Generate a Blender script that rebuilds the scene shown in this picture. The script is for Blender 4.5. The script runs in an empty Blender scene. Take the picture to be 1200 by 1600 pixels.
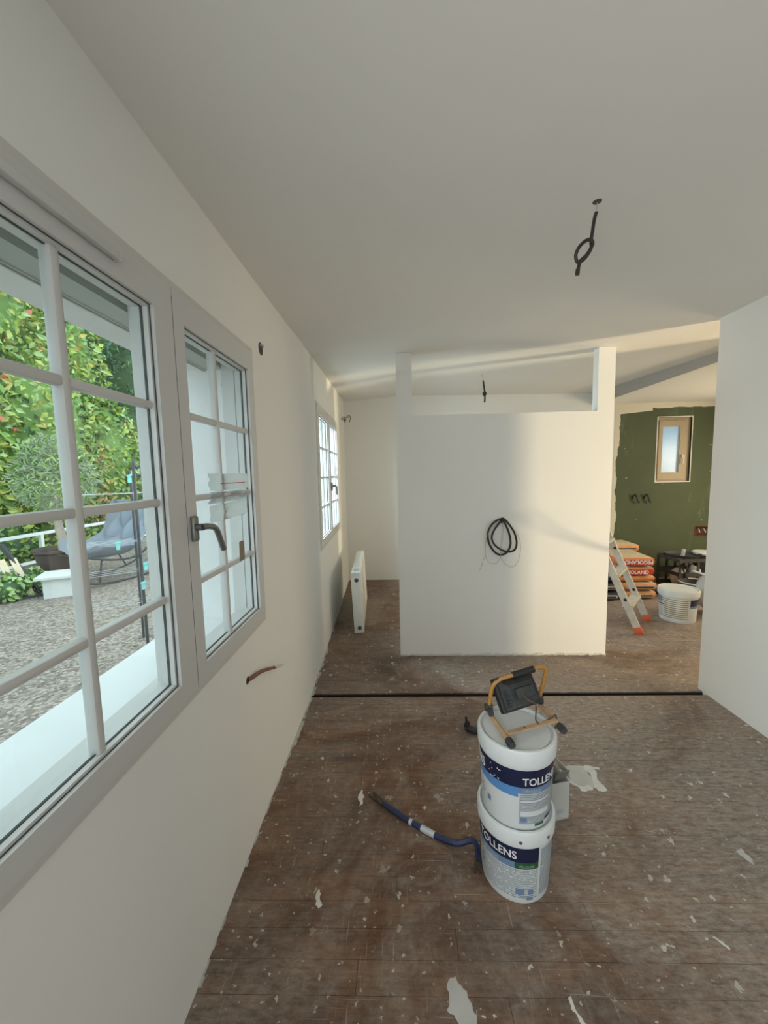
import bpy, bmesh, math, random
from mathutils import Vector, Matrix
random.seed(7)
R_ = math.radians
SC = bpy.context.scene
COL = SC.collection

# ------------------------------------------------------------------ camera
def cam_matrix(yaw, pitch, roll, loc):
    cy, sy, cp, sp = math.cos(yaw), math.sin(yaw), math.cos(pitch), math.sin(pitch)
    f = Vector((sy*cp, cy*cp, sp)); r = Vector((cy, -sy, 0)); u = r.cross(f)
    r2 = math.cos(roll)*r + math.sin(roll)*u
    u2 = -math.sin(roll)*r + math.cos(roll)*u
    m = Matrix((r2, u2, -f)).transposed().to_4x4()
    m.translation = Vector(loc)
    return m
cd = bpy.data.cameras.new('camera'); cam = bpy.data.objects.new('camera', cd); COL.objects.link(cam)
cam.matrix_world = cam_matrix(R_(-2.1638), R_(-5.6266), R_(-1.2028), (0, 0, 1.6))
cd.sensor_fit = 'HORIZONTAL'; cd.sensor_width = 36.0; cd.lens = 609.65/1200*36.0
cd.clip_start = 0.02; cd.clip_end = 200
SC.camera = cam

# ------------------------------------------------------------------ world, lights, exposure
wd = bpy.data.worlds.new('sky'); SC.world = wd; wd.use_nodes = True
bg = wd.node_tree.nodes['Background']
bg.inputs[0].default_value = (0.80, 0.94, 1.0, 1); bg.inputs[1].default_value = 2.2
SC.cycles.max_bounces = 7; SC.cycles.diffuse_bounces = 4; SC.cycles.glossy_bounces = 3; SC.cycles.transparent_max_bounces = 12
SC.view_settings.view_transform = 'Standard'; SC.view_settings.look = 'None'
SC.view_settings.exposure = 0.13; SC.view_settings.gamma = 1.0; SC.view_settings.use_curve_mapping = False

def area(name, loc, target, sx, sy, power, col, spread=180):
    l = bpy.data.lights.new(name, 'AREA'); l.shape = 'RECTANGLE'; l.size = sx; l.size_y = sy
    l.energy = power; l.color = col; l.spread = R_(spread)
    o = bpy.data.objects.new(name, l); COL.objects.link(o)
    o.location = loc
    o.rotation_euler = (Vector(target)-Vector(loc)).to_track_quat('-Z', 'Y').to_euler()
    return o
# added fill lamp behind the photographer, in an opening made for it
area('rear_fill', (0.95, -2.55, 1.25), (0.95, 1.0, 1.25), 2.0, 2.1, 5, (1.0, 0.97, 0.92))
# added fill lamp in an unseen opening on the window side
area('side_fill', (-0.70, -1.05, 1.55), (2.0, -0.75, 1.35), 1.25, 1.15, 38, (0.99, 0.99, 0.98))
# unseen lamp added outside the far window to brighten the back room
area('far_window_fill', (-1.55, 4.05, 1.95), (-0.6, 4.25, 1.45), 1.3, 0.9, 125, (0.74, 0.89, 1.0))
# warm lamp added out of view at the right of the wash room
area('wash_room_fill', (5.1, 4.3, 1.5), (2.6, 4.3, 0.6), 0.9, 1.1, 46, (1.0, 0.83, 0.56))

# ------------------------------------------------------------------ helpers
def tag(o, label=None, cat=None, group=None, kind=None):
    if label: o['label'] = label
    if cat: o['category'] = cat
    if group: o['group'] = group
    if kind: o['kind'] = kind
    return o
def empty(name, loc=(0, 0, 0), rz=0.0):
    o = bpy.data.objects.new(name, None); COL.objects.link(o)
    o.location = loc; o.rotation_euler = (0, 0, rz); o.empty_display_size = 0.1
    return o
def obj(name, bm, mat, parent=None, smooth=False, loc=None):
    me = bpy.data.meshes.new(name)
    if isinstance(bm, bmesh.types.BMesh):
        bmesh.ops.recalc_face_normals(bm, faces=bm.faces)
        bm.to_mesh(me); bm.free()
    else:
        me = bm
    mats = mat if isinstance(mat, (list, tuple)) else [mat]
    for m in mats: me.materials.append(m)
    if smooth:
        for p in me.polygons: p.use_smooth = True
        try: me.set_sharp_from_angle(angle=R_(40))
        except Exception: pass
    o = bpy.data.objects.new(name, me); COL.objects.link(o)
    if parent: o.parent = parent
    if loc: o.location = loc
    return o
def share(name, src, parent=None, loc=(0, 0, 0), rot=(0, 0, 0)):
    o = bpy.data.objects.new(name, src.data); COL.objects.link(o)
    o.parent = parent; o.location = loc; o.rotation_euler = rot
    return o
def box(bm, x0, x1, y0, y1, z0, z1, bev=0.0, mi=0, seg=2):
    n0 = len(bm.verts)
    vs = [bm.verts.new((x, y, z)) for z in (z0, z1) for y in (y0, y1) for x in (x0, x1)]
    fs = []
    for f in ((0, 2, 3, 1), (4, 5, 7, 6), (0, 1, 5, 4), (2, 6, 7, 3), (0, 4, 6, 2), (1, 3, 7, 5)):
        fc = bm.faces.new([vs[i] for i in f]); fc.material_index = mi; fs.append(fc)
    if bev > 0:
        es = set(e for f in fs for e in f.edges)
        r = bmesh.ops.bevel(bm, geom=list(es), offset=bev, segments=seg, affect='EDGES', profile=0.5)
        for f in r['faces']: f.material_index = mi
    return vs
def BOX(*a, **k):
    bm = bmesh.new(); box(bm, *a, **k); return bm
def obox(bm, c, ax, ay, az, sx, sy, sz, bev=0.0, mi=0):
    """oriented box: centre, unit axes, full sizes"""
    t = bmesh.new(); box(t, -sx/2, sx/2, -sy/2, sy/2, -sz/2, sz/2, bev, mi)
    M = Matrix((Vector(ax).normalized(), Vector(ay).normalized(), Vector(az).normalized())).transposed().to_4x4()
    M.translation = Vector(c)
    t.transform(M)
    me = bpy.data.meshes.new('tmp'); t.to_mesh(me); t.free(); bm.from_mesh(me); bpy.data.meshes.remove(me)
def bar(bm, a, b, w, d, up=(0, 0, 1), bev=0.0, mi=0):
    a, b = Vector(a), Vector(b); z = (b-a).normalized(); u = Vector(up)
    x = u.cross(z)
    if x.length < 1e-4: x = Vector((1, 0, 0)).cross(z)
    x.normalize(); y = z.cross(x)
    obox(bm, (a+b)/2, x, y, z, w, d, (b-a).length, bev, mi)
def smooth_path(pts, n=6):
    pts = [Vector(p) for p in pts]; out = []
    for i in range(len(pts)-1):
        p0 = pts[max(i-1, 0)]; p1 = pts[i]; p2 = pts[i+1]; p3 = pts[min(i+2, len(pts)-1)]
        for k in range(n):
            t = k/n
            out.append(0.5*((2*p1)+(p2-p0)*t+(2*p0-5*p1+4*p2-p3)*t*t+(3*p1-p0-3*p2+p3)*t**3))
    out.append(pts[-1]); return out
def tube(bm, pts, r, seg=8, cap=True, mi=0):
    pts = [Vector(p) for p in pts]; rings = []
    rr = r if isinstance(r, (list, tuple)) else [r]*len(pts)
    t0 = (pts[1]-pts[0]).normalized()
    n = t0.orthogonal().normalized()
    for i, p in enumerate(pts):
        t = (pts[min(i+1, len(pts)-1)]-pts[max(i-1, 0)])
        if t.length < 1e-9: t = t0
        t.normalize()
        n = (n - t*n.dot(t))
        if n.length < 1e-6: n = t.orthogonal()
        n.normalize(); b = t.cross(n)
        rings.append([bm.verts.new(p+(n*math.cos(2*math.pi*k/seg)+b*math.sin(2*math.pi*k/seg))*rr[i]) for k in range(seg)])
    for i in range(len(rings)-1):
        for k in range(seg):
            f = bm.faces.new((rings[i][k], rings[i][(k+1) % seg], rings[i+1][(k+1) % seg], rings[i+1][k])); f.material_index = mi
    if cap:
        for q in (rings[0][::-1], rings[-1]):
            f = bm.faces.new(q); f.material_index = mi
def TUBE(pts, r, seg=8, sm=0):
    bm = bmesh.new(); tube(bm, smooth_path(pts, sm) if sm else pts, r, seg); return bm
def lathe(bm, prof, seg=40, c=(0, 0), mi=0, a0=0, a1=2*math.pi):
    full = abs(a1-a0-2*math.pi) < 1e-6; n = seg if full else seg+1
    rings = []
    for (r, z) in prof:
        if r < 1e-6: rings.append([bm.verts.new((c[0], c[1], z))])
        else: rings.append([bm.verts.new((c[0]+r*math.cos(a0+(a1-a0)*k/seg), c[1]+r*math.sin(a0+(a1-a0)*k/seg), z)) for k in range(n)])
    for i in range(len(rings)-1):
        A, B = rings[i], rings[i+1]
        for k in range(seg):
            k2 = (k+1) % n
            if len(A) == 1 and len(B) == 1: continue
            if len(A) == 1: q = (A[0], B[k], B[k2])
            elif len(B) == 1: q = (A[k], A[k2], B[0])
            else: q = (A[k], A[k2], B[k2], B[k])
            f = bm.faces.new(q); f.material_index = mi
def LATHE(*a, **k):
    bm = bmesh.new(); lathe(bm, *a, **k); return bm
def ring_rect(bm, o, i, y0, y1, mi=0):
    """rectangular frame in the local xz plane between depths y0 and y1; o, i = (x0,x1,z0,z1)"""
    def c(r, y): return [bm.verts.new((x, y, z)) for (x, z) in ((r[0], r[2]), (r[1], r[2]), (r[1], r[3]), (r[0], r[3]))]
    A, B, Cc, D = c(o, y0), c(i, y0), c(o, y1), c(i, y1)
    for k in range(4):
        j = (k+1) % 4
        for q in ((A[k], A[j], B[j], B[k]), (Cc[k], D[k], D[j], Cc[j]), (A[k], Cc[k], Cc[j], A[j]), (B[k], B[j], D[j], D[k])):
            f = bm.faces.new(q); f.material_index = mi
def RING(*a, **k):
    bm = bmesh.new(); ring_rect(bm, *a, **k); return bm
def text_mesh(s, size, bold=0.0, extrude=0.0004, align='LEFT', shear=0.0):
    cu = bpy.data.curves.new('txt', 'FONT'); cu.body = s; cu.size = size; cu.offset = bold
    cu.extrude = extrude; cu.align_x = align; cu.shear = shear; cu.resolution_u = 3
    o = bpy.data.objects.new('txt', cu); COL.objects.link(o)
    dg = bpy.context.evaluated_depsgraph_get(); dg.update()
    me = bpy.data.meshes.new_from_object(o.evaluated_get(dg))
    bpy.data.objects.remove(o); bpy.data.curves.remove(cu)
    return me

# ------------------------------------------------------------------ materials
def new_mat(name):
    m = bpy.data.materials.new(name); m.use_nodes = True
    nt = m.node_tree; return m, nt, nt.nodes['Principled BSDF']
def N(nt, t, **k):
    n = nt.nodes.new(t)
    for a, b in k.items(): setattr(n, a, b)
    return n
def setin(n, **k):
    for a, b in k.items(): n.inputs[a.replace('_', ' ')].default_value = b
def col4(c): return (c[0], c[1], c[2], 1)
def mat(name, c, rough=0.5, metal=0.0, var=0.08, scale=8.0, bump=0.0, bscale=60.0, spec=0.5):
    """plain coloured surface with a little procedural mottling and relief"""
    m, nt, p = new_mat(name)
    setin(p, Roughness=rough, Metallic=metal); p.inputs['Specular IOR Level'].default_value = spec
    tc = N(nt, 'ShaderNodeTexCoord'); nz = N(nt, 'ShaderNodeTexNoise'); setin(nz, Scale=scale, Detail=5.0)
    nt.links.new(tc.outputs['Object'], nz.inputs['Vector'])
    mx = N(nt, 'ShaderNodeMixRGB'); mx.inputs[1].default_value = col4([max(0, v*(1-var)) for v in c]); mx.inputs[2].default_value = col4([min(1, v*(1+var)) for v in c])
    nt.links.new(nz.outputs['Fac'], mx.inputs[0]); nt.links.new(mx.outputs[0], p.inputs['Base Color'])
    if bump > 0:
        b = N(nt, 'ShaderNodeBump'); setin(b, Strength=bump, Distance=0.004)
        n2 = N(nt, 'ShaderNodeTexNoise'); setin(n2, Scale=bscale, Detail=4.0)
        nt.links.new(tc.outputs['Object'], n2.inputs['Vector']); nt.links.new(n2.outputs['Fac'], b.inputs['Height']); nt.links.new(b.outputs[0], p.inputs['Normal'])
    return m
def ramp(nt, src, p0, p1, c0=(0, 0, 0), c1=(1, 1, 1)):
    r = N(nt, 'ShaderNodeValToRGB'); r.color_ramp.elements[0].position = p0; r.color_ramp.elements[1].position = p1
    r.color_ramp.elements[0].color = col4(c0); r.color_ramp.elements[1].color = col4(c1)
    nt.links.new(src, r.inputs[0]); return r.outputs[0]
def math_(nt, op, a, b=None):
    n = N(nt, 'ShaderNodeMath', operation=op)
    for i, v in enumerate((a, b)):
        if v is None: continue
        if isinstance(v, (int, float)): n.inputs[i].default_value = v
        else: nt.links.new(v, n.inputs[i])
    return n.outputs[0]
def mixc(nt, fac, a, b):
    n = N(nt, 'ShaderNodeMixRGB')
    for i, v in ((0, fac), (1, a), (2, b)):
        if isinstance(v, (int, float)): n.inputs[i].default_value = v
        elif isinstance(v, (tuple, list)): n.inputs[i].default_value = col4(v)
        else: nt.links.new(v, n.inputs[i])
    return n.outputs[0]
def noise(nt, vec, scale, detail=4.0, rough=0.5, dist=0.0):
    n = N(nt, 'ShaderNodeTexNoise'); setin(n, Scale=scale, Detail=detail, Roughness=rough, Distortion=dist)
    nt.links.new(vec, n.inputs['Vector']); return n.outputs['Fac']
def mapping(nt, vec, sc=(1, 1, 1), rot=(0, 0, 0), loc=(0, 0, 0)):
    n = N(nt, 'ShaderNodeMapping'); n.inputs['Scale'].default_value = sc; n.inputs['Rotation'].default_value = rot; n.inputs['Location'].default_value = loc
    nt.links.new(vec, n.inputs['Vector']); return n.outputs[0]

def make_floor_mat():
    m, nt, p = new_mat('worn_parquet')
    geo = N(nt, 'ShaderNodeNewGeometry'); P = geo.outputs['Position']
    oi = N(nt, 'ShaderNodeObjectInfo')
    grain = noise(nt, mapping(nt, P, (4, 60, 1)), 2.0, 6, 0.65)
    blot = noise(nt, P, 1.7, 8, 0.68, 0.5)
    c = mixc(nt, ramp(nt, grain, 0.25, 0.75), (0.060, 0.028, 0.014), (0.19, 0.092, 0.046))
    c = mixc(nt, ramp(nt, blot, 0.30, 0.60), (0.050, 0.024, 0.013), c)
    c = mixc(nt, math_(nt, 'MULTIPLY', oi.outputs['Random'], 0.25), c, (0.15, 0.058, 0.026))
    # ochre scuffed zones
    c = mixc(nt, math_(nt, 'MULTIPLY', ramp(nt, noise(nt, mapping(nt, P, (2, 6, 1), loc=(3, 1, 0)), 1.4, 6, 0.65), 0.48, 0.70), 0.65), c, (0.25, 0.13, 0.058))
    # fine plaster dust trodden into the boards: broad clouds broken up by streaks
    sx = N(nt, 'ShaderNodeSeparateXYZ'); nt.links.new(P, sx.inputs[0])
    mr = N(nt, 'ShaderNodeMapRange'); mr.interpolation_type = 'SMOOTHSTEP'; setin(mr, From_Min=-0.3, From_Max=1.5, To_Min=-0.04, To_Max=0.10); nt.links.new(sx.outputs[0], mr.inputs[0])
    d1 = ramp(nt, math_(nt, 'ADD', noise(nt, mapping(nt, P, loc=(0.7, 0.3, 0)), 0.95, 9, 0.70, 0.8), mr.outputs[0]), 0.38, 0.58)
    d2 = ramp(nt, noise(nt, mapping(nt, P, (7, 20, 1)), 2.6, 9, 0.78), 0.30, 0.66)
    d3 = ramp(nt, noise(nt, mapping(nt, P, loc=(5.1, 2.2, 0)), 3.4, 8, 0.75, 1.2), 0.50, 0.72)
    dust = math_(nt, 'MAXIMUM', math_(nt, 'MULTIPLY', d1, d2), math_(nt, 'MULTIPLY', d3, 0.75))
    dfine = ramp(nt, noise(nt, mapping(nt, P, (26, 70, 1)), 3.0, 6, 0.75), 0.52, 0.80)
    dust = math_(nt, 'MAXIMUM', dust, math_(nt, 'MULTIPLY', dfine, 0.5))
    c = mixc(nt, math_(nt, 'MULTIPLY', dust, 0.80), c, (0.46, 0.41, 0.355))
    # paint drips and plaster flakes: wobbling voronoi spots of two sizes, few and far between
    tot = None
    for sc_, th, st, ns, cut in ((4.2, 0.085, (1, 1.3, 1), 34, 0.74), (13, 0.15, (1.25, 1, 1), 70, 0.66), (30, 0.17, (1, 1.6, 1), 120, 0.75)):
        wob = N(nt, 'ShaderNodeTexNoise'); setin(wob, Scale=ns, Detail=4.0); nt.links.new(P, wob.inputs['Vector'])
        addv = N(nt, 'ShaderNodeVectorMath', operation='MULTIPLY_ADD'); nt.links.new(wob.outputs['Color'], addv.inputs[0]); addv.inputs[1].default_value = (0.55/sc_,)*3; nt.links.new(P, addv.inputs[2])
        v = N(nt, 'ShaderNodeTexVoronoi'); setin(v, Scale=sc_); v.voronoi_dimensions = '2D'
        nt.links.new(mapping(nt, addv.outputs[0], st), v.inputs['Vector'])
        sepc = N(nt, 'ShaderNodeSeparateColor'); nt.links.new(v.outputs['Color'], sepc.inputs[0])
        rad = math_(nt, 'MULTIPLY', math_(nt, 'SUBTRACT', sepc.outputs[0], cut), th/(1-cut))
        s = math_(nt, 'MULTIPLY', math_(nt, 'LESS_THAN', v.outputs['Distance'], rad), math_(nt, 'ADD', math_(nt, 'MULTIPLY', sepc.outputs[1], 0.7), 0.2))
        tot = s if tot is None else math_(nt, 'MAXIMUM', tot, s)
    # short and long scratches in several directions
    scr = None
    for rot, sc2, th, k in ((0.04, (3, 150, 1), 0.69, 0.5), (0.35, (150, 6, 1), 0.70, 0.4), (-0.6, (160, 8, 1), 0.71, 0.45), (1.2, (140, 7, 1), 0.72, 0.4)):
        q = math_(nt, 'MULTIPLY', ramp(nt, noise(nt, mapping(nt, P, sc2, rot=(0, 0, rot)), 1.0, 2, 0.5), th, th+0.03), k)
        scr = q if scr is None else math_(nt, 'MAXIMUM', scr, q)
    c = mixc(nt, scr, c, (0.45, 0.41, 0.36))
    c = mixc(nt, tot, c, (0.66, 0.62, 0.56))
    nt.links.new(c, p.inputs['Base Color'])
    rr = math_(nt, 'ADD', math_(nt, 'MULTIPLY', dust, 0.22), 0.40)
    nt.links.new(rr, p.inputs['Roughness']); p.inputs['Specular IOR Level'].default_value = 0.42
    b = N(nt, 'ShaderNodeBump'); setin(b, Strength=0.25, Distance=0.002)
    nt.links.new(math_(nt, 'ADD', math_(nt, 'MULTIPLY', tot, 1.2), grain), b.inputs['Height']); nt.links.new(b.outputs[0], p.inputs['Normal'])
    return m
def make_plaster(name, c, rough=0.85, var=0.03, bump=0.05):
    m, nt, p = new_mat(name)
    geo = N(nt, 'ShaderNodeNewGeometry'); P = geo.outputs['Position']
    n1 = noise(nt, P, 1.6, 5, 0.6)
    cc = mixc(nt, n1, [v*(1-var) for v in c], [min(1, v*(1+var)) for v in c])
    nt.links.new(cc, p.inputs['Base Color']); setin(p, Roughness=rough); p.inputs['Specular IOR Level'].default_value = 0.25
    b = N(nt, 'ShaderNodeBump'); setin(b, Strength=bump, Distance=0.003)
    nt.links.new(math_(nt, 'ADD', noise(nt, P, 160, 3, 0.6), math_(nt, 'MULTIPLY', noise(nt, P, 9, 3, 0.5), 2.0)), b.inputs['Height']); nt.links.new(b.outputs[0], p.inputs['Normal'])
    return m
def make_green_board():
    """green moisture-resistant board, pale jointing compound along the left edge and the top"""
    m, nt, p = new_mat('green_plasterboard')
    geo = N(nt, 'ShaderNodeNewGeometry'); P = geo.outputs['Position']
    sep = N(nt, 'ShaderNodeSeparateXYZ'); nt.links.new(P, sep.inputs[0])
    n1 = noise(nt, P, 2.4, 5, 0.6)
    g = mixc(nt, n1, (0.050, 0.066, 0.031), (0.084, 0.102, 0.052))
    smear = ramp(nt, noise(nt, mapping(nt, P, (3, 1, 1)), 2.0, 6, 0.7), 0.60, 0.85)
    g = mixc(nt, math_(nt, 'MULTIPLY', smear, 0.35), g, (0.35, 0.36, 0.28))
    wob = math_(nt, 'MULTIPLY', math_(nt, 'SUBTRACT', noise(nt, P, 3.0, 4, 0.6), 0.5), 0.16)
    # left edge, drooping to the right at the top
    edge = math_(nt, 'ADD', sep.outputs['X'], wob)
    xlim = math_(nt, 'ADD', 3.14, math_(nt, 'MULTIPLY', math_(nt, 'MAXIMUM', math_(nt, 'SUBTRACT', sep.outputs['Z'], 1.0), 0.0), 0.02))
    lf = math_(nt, 'LESS_THAN', edge, xlim)
    top = math_(nt, 'GREATER_THAN', math_(nt, 'ADD', sep.outputs['Z'], math_(nt, 'MULTIPLY', math_(nt, 'SUBTRACT', noise(nt, P, 7.0, 3, 0.5), 0.5), 0.05)), 2.445)
    xs = math_(nt, 'LESS_THAN', sep.outputs['X'], 3.62)
    top2 = math_(nt, 'MULTIPLY', xs, math_(nt, 'GREATER_THAN', sep.outputs['Z'], math_(nt, 'ADD', math_(nt, 'MULTIPLY', math_(nt, 'SUBTRACT', sep.outputs['X'], 3.2), 0.09), 2.37)))
    mk = math_(nt, 'MAXIMUM', math_(nt, 'MAXIMUM', lf, top), top2)
    # splashes
    v = N(nt, 'ShaderNodeTexVoronoi'); setin(v, Scale=5.0); nt.links.new(P, v.inputs['Vector'])
    sp = math_(nt, 'LESS_THAN', v.outputs['Distance'], math_(nt, 'MULTIPLY', math_(nt, 'SUBTRACT', noise(nt, P, 14, 2), 0.44), 0.5))
    mk = math_(nt, 'MAXIMUM', mk, math_(nt, 'MULTIPLY', sp, 0.4))
    c = mixc(nt, mk, g, (0.62, 0.57, 0.46))
    nt.links.new(c, p.inputs['Base Color']); setin(p, Roughness=0.8)
    return m
def make_glass():
    m = bpy.data.materials.new('window_glass'); m.use_nodes = True; nt = m.node_tree
    nt.nodes.remove(nt.nodes['Principled BSDF'])
    out = nt.nodes['Material Output']
    tr = N(nt, 'ShaderNodeBsdfTransparent'); tr.inputs[0].default_value = (0.95, 0.985, 0.98, 1)
    gl = N(nt, 'ShaderNodeBsdfGlossy'); gl.inputs['Roughness'].default_value = 0.01
    fr = N(nt, 'ShaderNodeLayerWeight'); fr.inputs['Blend'].default_value = 0.5
    # Schlick reflectance of a clean pane, per surface
    f = math_(nt, 'ADD', 0.025, math_(nt, 'MULTIPLY', math_(nt, 'POWER', fr.outputs['Facing'], 5.0), 0.7))
    mx = N(nt, 'ShaderNodeMixShader'); nt.links.new(f, mx.inputs[0]); nt.links.new(tr.outputs[0], mx.inputs[1]); nt.links.new(gl.outputs[0], mx.inputs[2])
    nt.links.new(mx.outputs[0], out.inputs['Surface']); return m
def make_gravel():
    m, nt, p = new_mat('gravel')
    geo = N(nt, 'ShaderNodeNewGeometry'); P = geo.outputs['Position']
    v = N(nt, 'ShaderNodeTexVoronoi'); setin(v, Scale=32.0); v.voronoi_dimensions = '2D'; nt.links.new(P, v.inputs['Vector'])
    hs = N(nt, 'ShaderNodeSeparateColor'); nt.links.new(v.outputs['Color'], hs.inputs[0])
    c = mixc(nt, hs.outputs[0], (0.15, 0.122, 0.10), (0.46, 0.405, 0.35))
    c = mixc(nt, ramp(nt, v.outputs['Distance'], 0.35, 0.75), c, (0.16, 0.13, 0.11))
    c = mixc(nt, math_(nt, 'MULTIPLY', noise(nt, P, 1.2, 4), 0.5), c, (0.27, 0.225, 0.185))
    nt.links.new(c, p.inputs['Base Color']); setin(p, Roughness=0.9)
    b = N(nt, 'ShaderNodeBump'); setin(b, Strength=0.9, Distance=0.012); b.invert = True
    nt.links.new(v.outputs['Distance'], b.inputs['Height']); nt.links.new(b.outputs[0], p.inputs['Normal'])
    return m
def make_print(name, paper, ink, lines=9, words=14.0, cover=0.55, thresh=0.42):
    """small print: rows of broken ink lines laid out in the label's own UV space"""
    m, nt, p = new_mat(name)
    uv = N(nt, 'ShaderNodeUVMap'); sep = N(nt, 'ShaderNodeSeparateXYZ'); nt.links.new(uv.outputs[0], sep.inputs[0])
    fv = math_(nt, 'FRACT', math_(nt, 'MULTIPLY', sep.outputs[1], lines))
    row = math_(nt, 'FLOOR', math_(nt, 'MULTIPLY', sep.outputs[1], lines))
    cmb = N(nt, 'ShaderNodeCombineXYZ'); nt.links.new(math_(nt, 'MULTIPLY', sep.outputs[0], words), cmb.inputs[0]); nt.links.new(math_(nt, 'MULTIPLY', row, 7.31), cmb.inputs[1])
    wn = noise(nt, cmb.outputs[0], 1.0, 3, 0.7)
    a = math_(nt, 'MULTIPLY', math_(nt, 'LESS_THAN', fv, cover), math_(nt, 'GREATER_THAN', wn, thresh))
    nt.links.new(mixc(nt, a, paper, ink), p.inputs['Base Color']); setin(p, Roughness=0.4)
    return m
M = {}
M['floor'] = make_floor_mat()
M['wall'] = make_plaster('matt_white_wall_paint', (0.80, 0.79, 0.75))
M['ceil'] = make_plaster('matt_white_ceiling_paint', (0.78, 0.765, 0.72))
M['dimmed'] = make_plaster('dimmed_plaster', (0.36, 0.33, 0.29))  # grey-brown tone: shade for the ceiling edge, less bounce from unseen walls
M['green'] = make_green_board()
M['glass'] = make_glass()
def make_frosted():
    m = bpy.data.materials.new('frosted_glass'); m.use_nodes = True; nt = m.node_tree
    nt.nodes.remove(nt.nodes['Principled BSDF']); out = nt.nodes['Material Output']
    n = noise(nt, N(nt, 'ShaderNodeTexCoord').outputs['Object'], 4.0, 3)
    tr = N(nt, 'ShaderNodeBsdfTranslucent'); nt.links.new(mixc(nt, n, (0.50, 0.58, 0.62), (0.62, 0.68, 0.70)), tr.inputs[0])
    gl = N(nt, 'ShaderNodeBsdfGlossy'); gl.inputs['Roughness'].default_value = 0.25
    mx = N(nt, 'ShaderNodeMixShader'); mx.inputs[0].default_value = 0.06
    nt.links.new(tr.outputs[0], mx.inputs[1]); nt.links.new(gl.outputs[0], mx.inputs[2]); nt.links.new(mx.outputs[0], out.inputs['Surface']); return m
M['frost'] = make_frosted()
M['upvc'] = mat('white_window_plastic', (0.60, 0.595, 0.575), 0.35, var=0.02)
M['casing'] = mat('painted_casing', (0.60, 0.585, 0.54), 0.6, var=0.03)
M['gasket'] = mat('dark_rubber_gasket', (0.06, 0.07, 0.075), 0.6)
M['oldwood'] = mat('beige_stained_wood', (0.34, 0.27, 0.175), 0.55, var=0.12, scale=14)
M['zinc'] = mat('grey_metal_handle', (0.20, 0.205, 0.19), 0.35, 0.6, var=0.05)
M['black'] = mat('black_plastic', (0.018, 0.018, 0.020), 0.45, var=0.3, bump=0.1)
M['dirtyblack'] = mat('dusty_black_plastic', (0.045, 0.047, 0.048), 0.6, var=0.75, scale=26, bump=0.15)
M['cable'] = mat('black_conduit', (0.020, 0.017, 0.014), 0.55, var=0.3)
M['wire'] = mat('pale_wire', (0.42, 0.38, 0.31), 0.5, var=0.2)
M['copper'] = mat('brown_cord', (0.10, 0.045, 0.025), 0.5, var=0.2)
M['amber'] = mat('amber_painted_steel', (0.47, 0.23, 0.055), 0.42, var=0.25, scale=30)
M['amberdust'] = mat('plaster_dusted_amber_steel', (0.50, 0.32, 0.18), 0.6, var=0.4, scale=22)
M['pail'] = mat('white_pail_plastic', (0.66, 0.69, 0.69), 0.38, var=0.04, scale=12, bump=0.03)
M['lid'] = mat('white_lid_plastic', (0.69, 0.72, 0.72), 0.34, var=0.06, scale=7)
M['navy'] = mat('navy_print', (0.010, 0.014, 0.050), 0.35, var=0.1)
M['blue'] = mat('sky_blue_print', (0.10, 0.26, 0.55), 0.35, var=0.05)
M['slate'] = mat('grey_blue_print', (0.16, 0.24, 0.38), 0.4, var=0.08)
M['greentab'] = mat('green_print', (0.02, 0.10, 0.035), 0.4, var=0.1)
M['letter'] = mat('white_print', (0.80, 0.81, 0.81), 0.4, var=0.02)
M['letterdim'] = mat('grey_print', (0.36, 0.42, 0.46), 0.4, var=0.05)
M['print1'] = make_print('small_print_panel', (0.60, 0.64, 0.64), (0.24, 0.28, 0.31), 17, 16, 0.5)
M['print2'] = make_print('small_print_grey_panel', (0.48, 0.52, 0.53), (0.25, 0.29, 0.32), 19, 8, 0.55, 0.36)
M['print3'] = make_print('small_print_wide_lines', (0.70, 0.68, 0.60), (0.16, 0.17, 0.16), 10, 5, 0.34, 0.34)
M['cartonprint'] = make_print('printed_bag_lines', (0.72, 0.25, 0.10), (0.70, 0.62, 0.48), 3, 9, 0.5, 0.45)
M['crow'] = mat('blue_painted_steel', (0.020, 0.030, 0.088), 0.38, 0.2, var=0.35, scale=30)
M['steel'] = mat('worn_bare_steel', (0.10, 0.075, 0.06), 0.45, 0.7, var=0.4, scale=40)
M['chip'] = mat('chipped_pale_paint', (0.55, 0.58, 0.60), 0.5, var=0.25, scale=60)
M['flake'] = mat('dried_plaster', (0.66, 0.64, 0.59), 0.85, var=0.1, scale=30)
M['film'] = mat('dusty_plastic_film', (0.50, 0.49, 0.46), 0.35, var=0.15, scale=20)
M['carton'] = mat('greyish_white_carton', (0.50, 0.49, 0.465), 0.6, var=0.08, scale=12)
M['brown'] = mat('grey_brown_lining', (0.22, 0.20, 0.17), 0.7, var=0.2)
M['alu'] = mat('plaster_smeared_aluminium', (0.62, 0.58, 0.50), 0.5, 0.25, var=0.2, scale=18)
M['redfoot'] = mat('orange_red_rubber', (0.62, 0.13, 0.055), 0.6, var=0.15)
M['bagred'] = mat('red_orange_paper_sack', (0.66, 0.17, 0.06), 0.55, var=0.25, scale=16, bump=0.15, bscale=20)
M['bagorange'] = mat('orange_paper_sack', (0.74, 0.30, 0.11), 0.55, var=0.25, scale=16, bump=0.15, bscale=20)
M['bagtop'] = mat('dusty_sack_paper', (0.55, 0.46, 0.30), 0.8, var=0.2, scale=14, bump=0.2, bscale=20)
M['bagnavy'] = mat('navy_paper_sack', (0.03, 0.035, 0.07), 0.55, var=0.3, scale=12, bump=0.15, bscale=20)
M['bagred2'] = mat('red_panel_print', (0.62, 0.045, 0.02), 0.5, var=0.12)
M['rad'] = mat('cream_radiator_enamel', (0.78, 0.765, 0.70), 0.35, var=0.03)
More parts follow.
